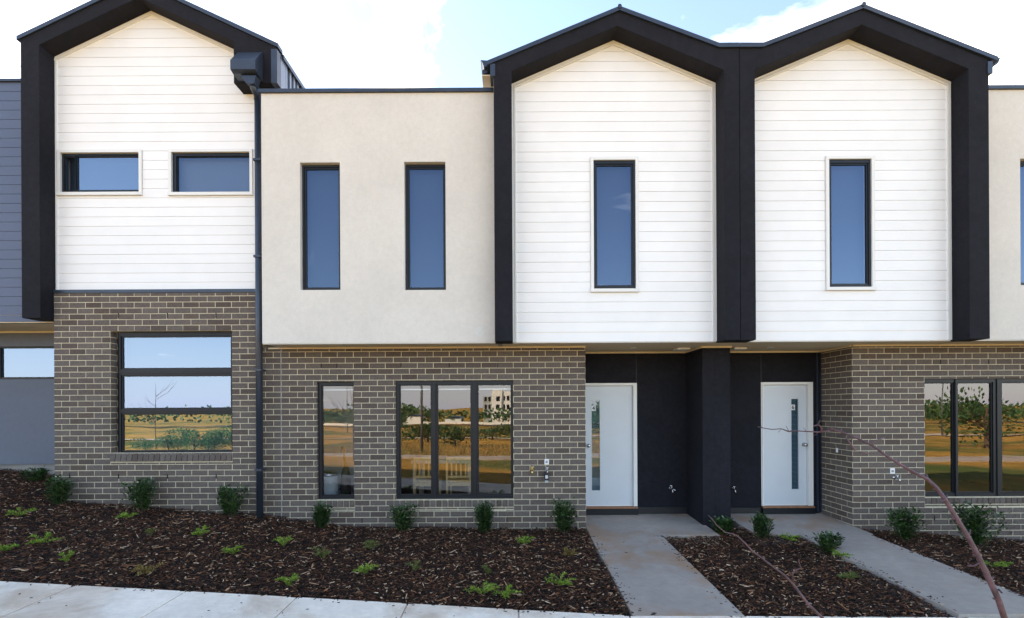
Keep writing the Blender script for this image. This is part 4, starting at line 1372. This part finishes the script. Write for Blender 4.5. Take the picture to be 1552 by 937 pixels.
SAP = empty('bare_sapling', (1.78, 1.5, T(1.78, 1.5)), "bare purple-brown sapling reaching in from the bottom right", "tree")
mb = MB()
main = [(1525, 945, 1.48), (1513, 908, 1.48), (1500, 880, 1.49), (1482, 842, 1.5), (1466, 812, 1.51), (1450, 786, 1.52), (1432, 757, 1.53), (1420, 740, 1.54), (1405, 726, 1.55), (1385, 716, 1.56), (1362, 703, 1.57), (1342, 690, 1.58), (1322, 675, 1.60), (1296, 663, 1.62), (1278, 656, 1.64), (1262, 651, 1.65), (1258, 653, 1.66), (1240, 655, 1.67), (1222, 654, 1.69), (1206, 653, 1.71), (1195, 654, 1.72), (1184, 650, 1.73), (1170, 651, 1.75), (1158, 649, 1.76), (1149, 647, 1.78)]
wd = [14, 13.5, 12.5, 12, 11, 10.5, 10, 9, 9.5, 7.5, 7, 6.5, 6, 5, 4.5, 5, 4.2, 4, 3, 2.8, 3.4, 2.4, 2.2, 2, 3]
pts = [V(*p) for p in main]
base = Vector((1.78, 1.5, T(1.78, 1.5) - .05))
low = [base, Vector((1.77, 1.5, .45)), Vector((1.73, 1.49, .9)), Vector((1.66, 1.485, 1.15))]
rad = [.022, .020, .018, .0165] + [w_ * p[2] / F / 2 for w_, p in zip(wd, main)]
rad = [.60 * r_ * (1 + random.uniform(-.04, .04)) for r_ in rad]
mb.tube(low + pts, rad, 12)
mb.build('trunk', M['twig'], SAP, smooth=True)
mb = MB()
b2p = [(1248, 938, 1.46), (1236, 927, 1.47), (1225, 916, 1.48), (1213, 900, 1.49), (1202, 885, 1.5), (1187, 870, 1.5), (1170, 858, 1.51), (1155, 846, 1.52), (1141, 836, 1.52), (1130, 824, 1.53), (1118, 813, 1.54), (1110, 809, 1.54), (1099, 807, 1.55), (1092, 801, 1.55), (1085, 795, 1.56), (1080, 787, 1.56), (1073, 781, 1.57)]
w2p = [5.5, 5.2, 5, 4.5, 4.5, 3.6, 3.4, 3, 3, 2.5, 2.6, 2, 2, 1.8, 1.8, 1.5, 1.2]
mb.tube([Vector((1.75, 1.495, .72)), Vector((1.55, 1.48, .92)), Vector((1.25, 1.465, 1.14))] + [V(*p) for p in b2p], [.012, .010, .008] + [.8 * w_ * p[2] / F / 2 for w_, p in zip(w2p, b2p)], 8)
mb.build('branch', M['twig'], SAP, smooth=True)
for tw in ([(1202, 884, 1.5), (1201, 868, 1.49), (1207, 864, 1.49), (1214, 861, 1.48), (1212, 855, 1.48), (1210, 848, 1.47)],
           [(1243, 655, 1.67), (1246, 650, 1.66), (1240, 643, 1.65), (1243, 637, 1.64)], [(1240, 644, 1.65), (1233, 646, 1.65)],
           [(1296, 683, 1.60), (1289, 673, 1.6), (1281, 662, 1.6)], [(1322, 687, 1.6), (1310, 687, 1.59), (1302, 685, 1.58)],
           [(1340, 664, 1.7), (1330, 667, 1.69), (1318, 669, 1.68)], [(1262, 651, 1.65), (1258, 648, 1.64)],
           [(1432, 757, 1.53), (1426, 760, 1.52)], [(1466, 858, 1.5), (1476, 858, 1.49), (1484, 853, 1.49)], [(1513, 893, 1.48), (1519, 899, 1.47)]):
    mb = MB(); mb.tube([V(*p) for p in tw], [.0030 - .0004 * i for i in range(len(tw))], 6); mb.build('twig', M['twig'], SAP, smooth=True)

rb_ = random.Random(4)
allp = low + pts
for i in range(5, len(allp) - 3, 1):
    p, q = allp[i], allp[i + 1]
    dr = (q - p).normalized(); sd_ = dr.cross(Vector((0, 1, 0))).normalized() * (1 if i % 2 else -1)
    r0 = rad[i]
    mb = MB(); mb.tube([p, p + sd_ * (r0 + .004) + dr * .004, p + sd_ * (r0 + rb_.uniform(.006, .014)) + dr * rb_.uniform(.008, .016)], [r0 * .55, r0 * .38, .0008], 6); mb.build('bud', M['twig'], SAP, smooth=True)

# ================================================================== the open land the windows mirror
def gm():
    m, nt, b = new_mat("dry_field")
    f1 = noise(nt, .11, 6, .6); f2 = noise(nt, .9, 6, .65); f3 = noise(nt, 14, 4, .6)
    c = ramp(nt, f1, [(.36, (.56, .30, .07)), (.50, (.48, .27, .06)), (.58, (.16, .165, .045)), (.70, (.08, .12, .028))])
    c = mixc(nt, 1.0, c, ramp(nt, f2, [(.3, (.7,) * 3), (.7, (1.25,) * 3)]), 'MULTIPLY')
    c = mixc(nt, 1.0, c, ramp(nt, f3, [(.3, (.7,) * 3), (.7, (1.25,) * 3)]), 'MULTIPLY')
    nt.links.new(c, b.inputs["Base Color"]); b.inputs["Roughness"].default_value = .95; b.inputs["Specular IOR Level"].default_value = .1
    bump(nt, b, f3, .05)
    return m


xsg = [-1500, -1000, -700, -450, -300, -200, -140, -100, -70, -50] + rng(-36, 36, 2.0) + [50, 70, 100, 140, 200, 300, 450, 700, 1000, 1500]
xsg = sorted(set(xsg + rng(-440, 440, 40)))
ysg = sorted(set([-1500, -1000, -700, -500, -400, -340, -300, -280, -260, -230, -200, -170, -140, -110, -90, -75, -60, -50] + rng(-42, 2.4, 1.2) + [2.6, 2.75, 3.4, 4.2, 4.3, 5.5, 7, 8, 16, 60, 300, 1500]))
grid_sheet('ground', xsg, ysg, T, gm())
grid_sheet('gravel_path', rng(-60, 60, 2), rng(-27.5, -25.5, .5), lambda x, y: T(x, y) + .06 + .0 * x, concrete_mat("pale_gravel", (.62, .52, .40), seed=2))
grid_sheet('shared_path', rng(-60, 60, 1), rng(-5.4, -3.6, .3), lambda x, y: T(x, y) + .05, concrete_mat("path_concrete", (.50, .42, .34), seed=5), thick=.1)
grid_sheet('road', rng(-300, 300, 20), rng(-96, -88, 2), lambda x, y: T(x, y) + .2, M['asphalt'])

mb = MB(); rg = random.Random(11)
for i in range(26000):
    y = 2.55 - abs(rg.gauss(0, 1)) * 4.2 if i % 2 else rg.uniform(-16, -5.6); x = rg.uniform(-16, 14)
    if -5.45 < y < -3.55: continue
    if abs(x - 1.78) < .04 and abs(y - 1.5) < .04: continue
    z = T(x, y); a = rg.uniform(0, 6.28); h = rg.uniform(.03, .09) if y > -3.5 else rg.uniform(.12, .34); w_ = rg.uniform(.004, .009) * (1 if y > -3.5 else 2)
    lean = Vector((rg.uniform(-.5, .5), rg.uniform(-.5, .5), 1)).normalized() * h
    n = len(mb.v)
    mb.v += [(x - math.cos(a) * w_, y - math.sin(a) * w_, z - .01), (x + math.cos(a) * w_, y + math.sin(a) * w_, z - .01), (x + lean.x, y + lean.y, z + lean.z)]
    mb.f.append((n, n + 1, n + 2)); mb.m.append(0)
tag(mb.build('dry_grass', M['grassblade']), "dry golden grass across the street verge and field", "grass", kind='stuff')


def clump(name, x, y, w_, h, label, cat, rs, group, mat='leaf_tree', trunk=False, nl=900, ls=1.0):
    z = T(x, y)
    e = empty(name, (x, y, z), label, cat, group)
    r = random.Random(rs); lf = MB()
    blobs = [(Vector((x + r.gauss(0, w_ * .22), y + r.gauss(0, w_ * .18), z + h * r.uniform(.35 if not trunk else .5, .8))), r.uniform(.16, .3) * w_) for _ in range(9)]
    for k in range(nl):
        c, rr = r.choice(blobs)
        d = Vector((r.gauss(0, 1), r.gauss(0, 1), r.gauss(0, 1))).normalized()
        p = c + Vector((d.x, d.y, d.z * h / w_ * 1.1)) * rr * r.uniform(.55, 1.1)
        if p.z < z: p.z = z + .05
        leaf(lf, p, d + Vector((0, 0, .6)), Vector((r.gauss(0, 1), r.gauss(0, 1), 1)), w_ * .06 * ls, w_ * .03 * ls)
    lf.build('crown' if trunk else 'foliage', M[mat], e)
    tr = MB()
    tr.tube([(x, y, z - .05), (x + .02, y, z + h * .3), (x, y, z + h * .6)], [w_ * .03, w_ * .024, w_ * .012], 7)
    for k in range(5):
        c = blobs[k][0]; tr.tube([(x + .01, y, z + h * .3), tuple(Vector((x, y, z + h * .45)).lerp(c, .5)), tuple(c)], [w_ * .014, w_ * .009, w_ * .004], 5)
    tr.build('trunk' if trunk else 'stem', M['stem'], e)


rr_ = random.Random(5)
# green bushes mirrored low in the three-pane window, and across the field
gb = 'bushes in the field opposite'
k = 0
desc = ["feathery green bush mirrored in the brick wall window, seen only as a reflection, number"]
spots = [(-14.9, -6.2, 1.0, .95), (-13.9, -6.4, 1.6, 1.1), (-13.0, -6.0, 1.3, 1.05), (-12.1, -6.4, 1.7, 1.5), (-15.9, -6.2, .8, .75)]
labs = ["feathery green bush in the lower pane of the brick wall window, second from left", "broad feathery bush in the middle of the lower pane reflection", "feathery bush just left of the tallest reflected bush", "tallest feathery bush at the right end of the lower pane reflection", "thin wispy bush at the left end of the lower pane reflection"]
for (x, y, w_, h), lb_ in zip(spots, labs):
    clump('bush', x, y, w_ * .95, h * .95, lb_, 'bush', 50 + k, gb, 'leaf_field', nl=3000, ls=.75); k += 1
spots = [(-3.6, -15, 3.0, 1.2), (-6, -19, 4, 1.3), (-1.5, -22, 3.0, 1.2), (3.5, -14, 2.2, .9), (13, -9, 2.6, 1.9), (10, -13, 2.0, .8), (16, -24, 5, 1.5), (-14, -36, 6, 2.0), (8, -38, 6, 2.0), (25.5, -11, 4.0, 3.6)]
labs = ["low green scrub reflected in the left light of the triple window", "wide scrub clump further out behind the low scrub in the field", "scrub clump reflected in the middle light of the triple window", "small scrub bush in the field opposite door 4", "leafy dark bush reflected in the right-hand brick wall window", "small round bush in the golden grass reflected at the right", "wide bush across the field beyond the gravel path on the right", "large bush far out on the left of the field", "large bush far out on the right of the field", "tall bush at the right end of the shared path"]
for (x, y, w_, h), lb_ in zip(spots, labs):
    clump('bush', x, y, w_, h, lb_, 'bush', 70 + k, gb, nl=900); k += 1
mb = MB(); rt = random.Random(21)
for i in range(30000):
    x = rt.uniform(-420, 420); y = -150 - rt.uniform(0, 60) + 20 * math.sin(x * .02)
    if rt.random() > .65 + .5 * math.sin(x * .05 + 1.5 * math.sin(x * .017)): continue
    z = T(x, y); h = 5.0 + 1.8 * math.sin(x * .09) + rt.uniform(-1, 1)
    leaf(mb, Vector((x, y, z + h * rt.random() ** .7)), Vector((rt.gauss(0, 1), rt.gauss(0, 1), 1)), Vector((rt.gauss(0, 1), 1, .3)), 1.5, 1.1)
tag(mb.build('distant_trees', M['leaf_tree']), "dark line of far trees along the horizon behind the street", "trees", kind='stuff')

# pale apartment block mirrored in the right light of the triple window
ax0, ax1 = -13, -.6
ay = -186
az = T(-6, ay)
AB = empty('apartment_building', (-6, ay, az), "pale three-storey apartment block reflected in the right light of the triple window", "building")
mb = MB(); mb.box(-12.0, -8.2, ay - 9, ay, az, az + 11.2, 0); mb.build('wall', M['greybld'], AB)
mb = MB(); mb.box(-8.19, -4.6, ay - 9, ay + .8, az, az + 13.5, 0); mb.box(-4.59, -.4, ay - 9, ay + .2, az, az + 12.9, 0); mb.build('tower_wall', M['whitebld'], AB)
for fl in range(3):
    for xx, yf_, w_ in ((-11.3, 0, 1.0), (-9.6, 0, .9), (-6.6, .8, 1.3), (-2.6, .2, 1.2), (-3.9, .2, .6)):
        mb = MB(); mb.box(xx, xx + w_, ay + yf_ + .01, ay + yf_ + .08, az + 1.6 + fl * 3.7, az + 3.6 + fl * 3.7); mb.build('window', M['alu'], AB)
for (x, y, w_, h, lab) in ((-38, -170, 6, 2.4, "low white building reflected at the left of the triple window"), (-22, -165, 6, 1.7, "small pale gabled house reflected behind the street lamp"), (60, -175, 22, 5, "low pale warehouse far off on the right of the field"), (84, -180, 14, 7, "dark-roofed far building reflected in the right brick wall window")):
    z = T(x, y)
    e = empty('distant_house', (x, y, z), lab, 'building', 'far buildings beyond the field')
    mb = MB(); mb.box(x - w_ / 2, x + w_ / 2, y - 5, y + 5, z - .5, z + h); mb.build('wall', M['whitebld'] if h < 6 else M['greybld'], e)
    mb = MB(); mb.prism([(x - w_ / 2 - .3, z + h + .01), (x + w_ / 2 + .3, z + h + .01), (x, z + h + w_ * .13)], y - 5.3, y + 5.3); mb.build('roof', M['flash'], e)
FN = empty('white_fence', (0, -120, T(0, -120)), "long low white fence across the far side of the field", "fence")
mb = MB()
for i in range(-8, 8):
    z0_ = T(i * 8 + 4, -120); mb.box(i * 8, i * 8 + 7.9, -120.05, -120, z0_, z0_ + .6)
mb.build('panel', M['whitebld'], FN)


def lamp(x, y, h, label, arm):
    z = T(x, y); e = empty('street_lamp', (x, y, z), label, 'street lamp', 'street lamps opposite')
    mb = MB(); mb.tube([(x, y, z), (x, y, z + h * .6), (x - .02, y, z + h)], [.08, .06, .04], 8); mb.build('pole', M['pole'], e, smooth=True)
    mb = MB(); mb.tube([(x, y, z + h - .05), (x + arm * .5, y, z + h + .15), (x + arm, y, z + h + .1)], .03, 6); mb.box(x + arm - .05, x + arm + .5, y - .12, y + .12, z + h + .04, z + h + .14); mb.build('lamp_head', M['pole'], e)


lamp(-4.5, -9.0, 5.2, "dark street lamp reflected in the left light of the triple window", .9)
lamp(37, -26, 4.6, "street lamp reflected in the right brick wall window", -1.2)
lamp(-22, -48, 6.0, "thin far pole reflected in the three-pane window", .6)


def bare_tree(x, y, h, label, rs):
    z = T(x, y); e = empty('bare_sapling', (x, y, z), label, 'tree', 'bare saplings along the shared path')
    r = random.Random(rs); t = MB(); b = MB()
    top = Vector((x + r.uniform(-.1, .1), y, z + h))
    f = Vector((x, y, z)).lerp(top, .45)
    t.tube([(x, y, z - .02), tuple(f), tuple(top)], [.025, .018, .005], 7); t.build('trunk', M['stem'], e)
    for i in range(9):
        s = Vector((x, y, z)).lerp(top, r.uniform(.4, .9)); a = r.uniform(0, 6.28); L = r.uniform(.4, .9) * h * .35
        m_ = s + Vector((math.cos(a) * L * .5, math.sin(a) * L * .5, L * .35)); q = m_ + Vector((math.cos(a) * L * .4, math.sin(a) * L * .4, L * .6))
        b.tube([s, m_, q], [.010, .006, .002], 5)
        b.tube([m_, m_ + Vector((math.cos(a + 1) * L * .4, math.sin(a + 1) * L * .4, L * .4))], [.005, .002], 5)
    b.build('branch', M['stem'], e)


bare_tree(-18.0, -9.6, 3.6, "bare forked sapling reflected in the three-pane window", 4)
bare_tree(-5.3, -1.4, 3.3, "thin bare sapling reflected in the narrow ground floor window", 9)
bare_tree(-21.2, -7.9, 3.0, "bare sapling near the left end of the shared path", 12)

# ================================================================== world and sun
EL_, = (31.0,)
AZ = -55.0          # sun stands behind the houses, a little to the right (degrees from +Y)
w = bpy.data.worlds.new("World"); scn.world = w; w.use_nodes = True
nt = w.node_tree
bg = nt.nodes["Background"]
sky = nt.nodes.new("ShaderNodeTexSky"); sky.sky_type = 'NISHITA'; sky.sun_disc = False
sky.sun_elevation = R(EL_); sky.sun_rotation = R(AZ); sky.altitude = 50; sky.air_density = 1.0; sky.dust_density = .25; sky.ozone_density = 1.6
tc = nt.nodes.new("ShaderNodeTexCoord")
sep = nt.nodes.new("ShaderNodeSeparateXYZ"); nt.links.new(tc.outputs["Generated"], sep.inputs[0])
# project direction on a cloud layer: xy / (z + .12)
ad = nt.nodes.new("ShaderNodeMath"); ad.operation = 'ADD'; ad.inputs[1].default_value = .18; nt.links.new(sep.outputs[2], ad.inputs[0])
mx_ = nt.nodes.new("ShaderNodeMath"); mx_.operation = 'MAXIMUM'; mx_.inputs[1].default_value = .05; nt.links.new(ad.outputs[0], mx_.inputs[0])
dv = nt.nodes.new("ShaderNodeVectorMath"); dv.operation = 'DIVIDE'
cb = nt.nodes.new("ShaderNodeCombineXYZ")
for i in range(3): nt.links.new(mx_.outputs[0], cb.inputs[i])
nt.links.new(tc.outputs["Generated"], dv.inputs[0]); nt.links.new(cb.outputs[0], dv.inputs[1])
mp = nt.nodes.new("ShaderNodeMapping"); mp.inputs["Location"].default_value = (2.3, 1.1, 0); nt.links.new(dv.outputs[0], mp.inputs[0])
cn = noise(nt, 1.1, 9, .58, mp.outputs[0], dist=.35)
# more cloud on the side of the sky behind the houses (+Y)
bias = nt.nodes.new("ShaderNodeMapRange"); bias.inputs["From Min"].default_value = -.25; bias.inputs["From Max"].default_value = .55; bias.inputs["To Min"].default_value = -.15; bias.inputs["To Max"].default_value = -.02
nt.links.new(sep.outputs[1], bias.inputs[0])
sm = nt.nodes.new("ShaderNodeMath"); sm.operation = 'ADD'; nt.links.new(cn, sm.inputs[0]); nt.links.new(bias.outputs[0], sm.inputs[1])
cf = ramp(nt, sm.outputs[0], [(.47, (0, 0, 0)), (.58, (.93,) * 3)])
cl = ramp(nt, cn, [(.4, (7.5, 7.6, 7.9)), (.8, (11, 11, 11.2))])
hz = nt.nodes.new("ShaderNodeMapRange"); hz.inputs["From Min"].default_value = 0; hz.inputs["From Max"].default_value = .22; hz.inputs["To Min"].default_value = .8; hz.inputs["To Max"].default_value = 0
nt.links.new(sep.outputs[2], hz.inputs[0])
sk2 = mixc(nt, hz.outputs[0], sky.outputs[0], (3.9, 4.7, 6.6))      # bluish distant cloud bank low on the horizon
mxs = mixc(nt, cf, sk2, cl)
nt.links.new(mxs, bg.inputs[0]); bg.inputs[1].default_value = .11

sd = bpy.data.lights.new("Sun", 'SUN'); sd.energy = 4.6; sd.angle = R(.5); sd.color = (1, .95, .87)
so = bpy.data.objects.new("Sun", sd); col.objects.link(so)
# Nishita: rotation 0 -> +Y, clockwise seen from above
dirv = Vector((math.sin(R(AZ)) * math.cos(R(EL_)), math.cos(R(AZ)) * math.cos(R(EL_)), math.sin(R(EL_))))
so.rotation_euler = dirv.to_track_quat('Z', 'Y').to_euler(); so.location = dirv * 60

vs_ = scn.view_settings
vs_.view_transform = 'Standard'; vs_.look = 'None'; vs_.gamma = 1.0; vs_.use_curve_mapping = False
vs_.exposure = 2.25
vs_.use_white_balance = True; vs_.white_balance_temperature = 7500; vs_.white_balance_tint = 12
scn.render.resolution_x = 1024; scn.render.resolution_y = 618
scn.cycles.max_bounces = 8; scn.cycles.transparent_max_bounces = 12
scn.cycles.use_denoising = True
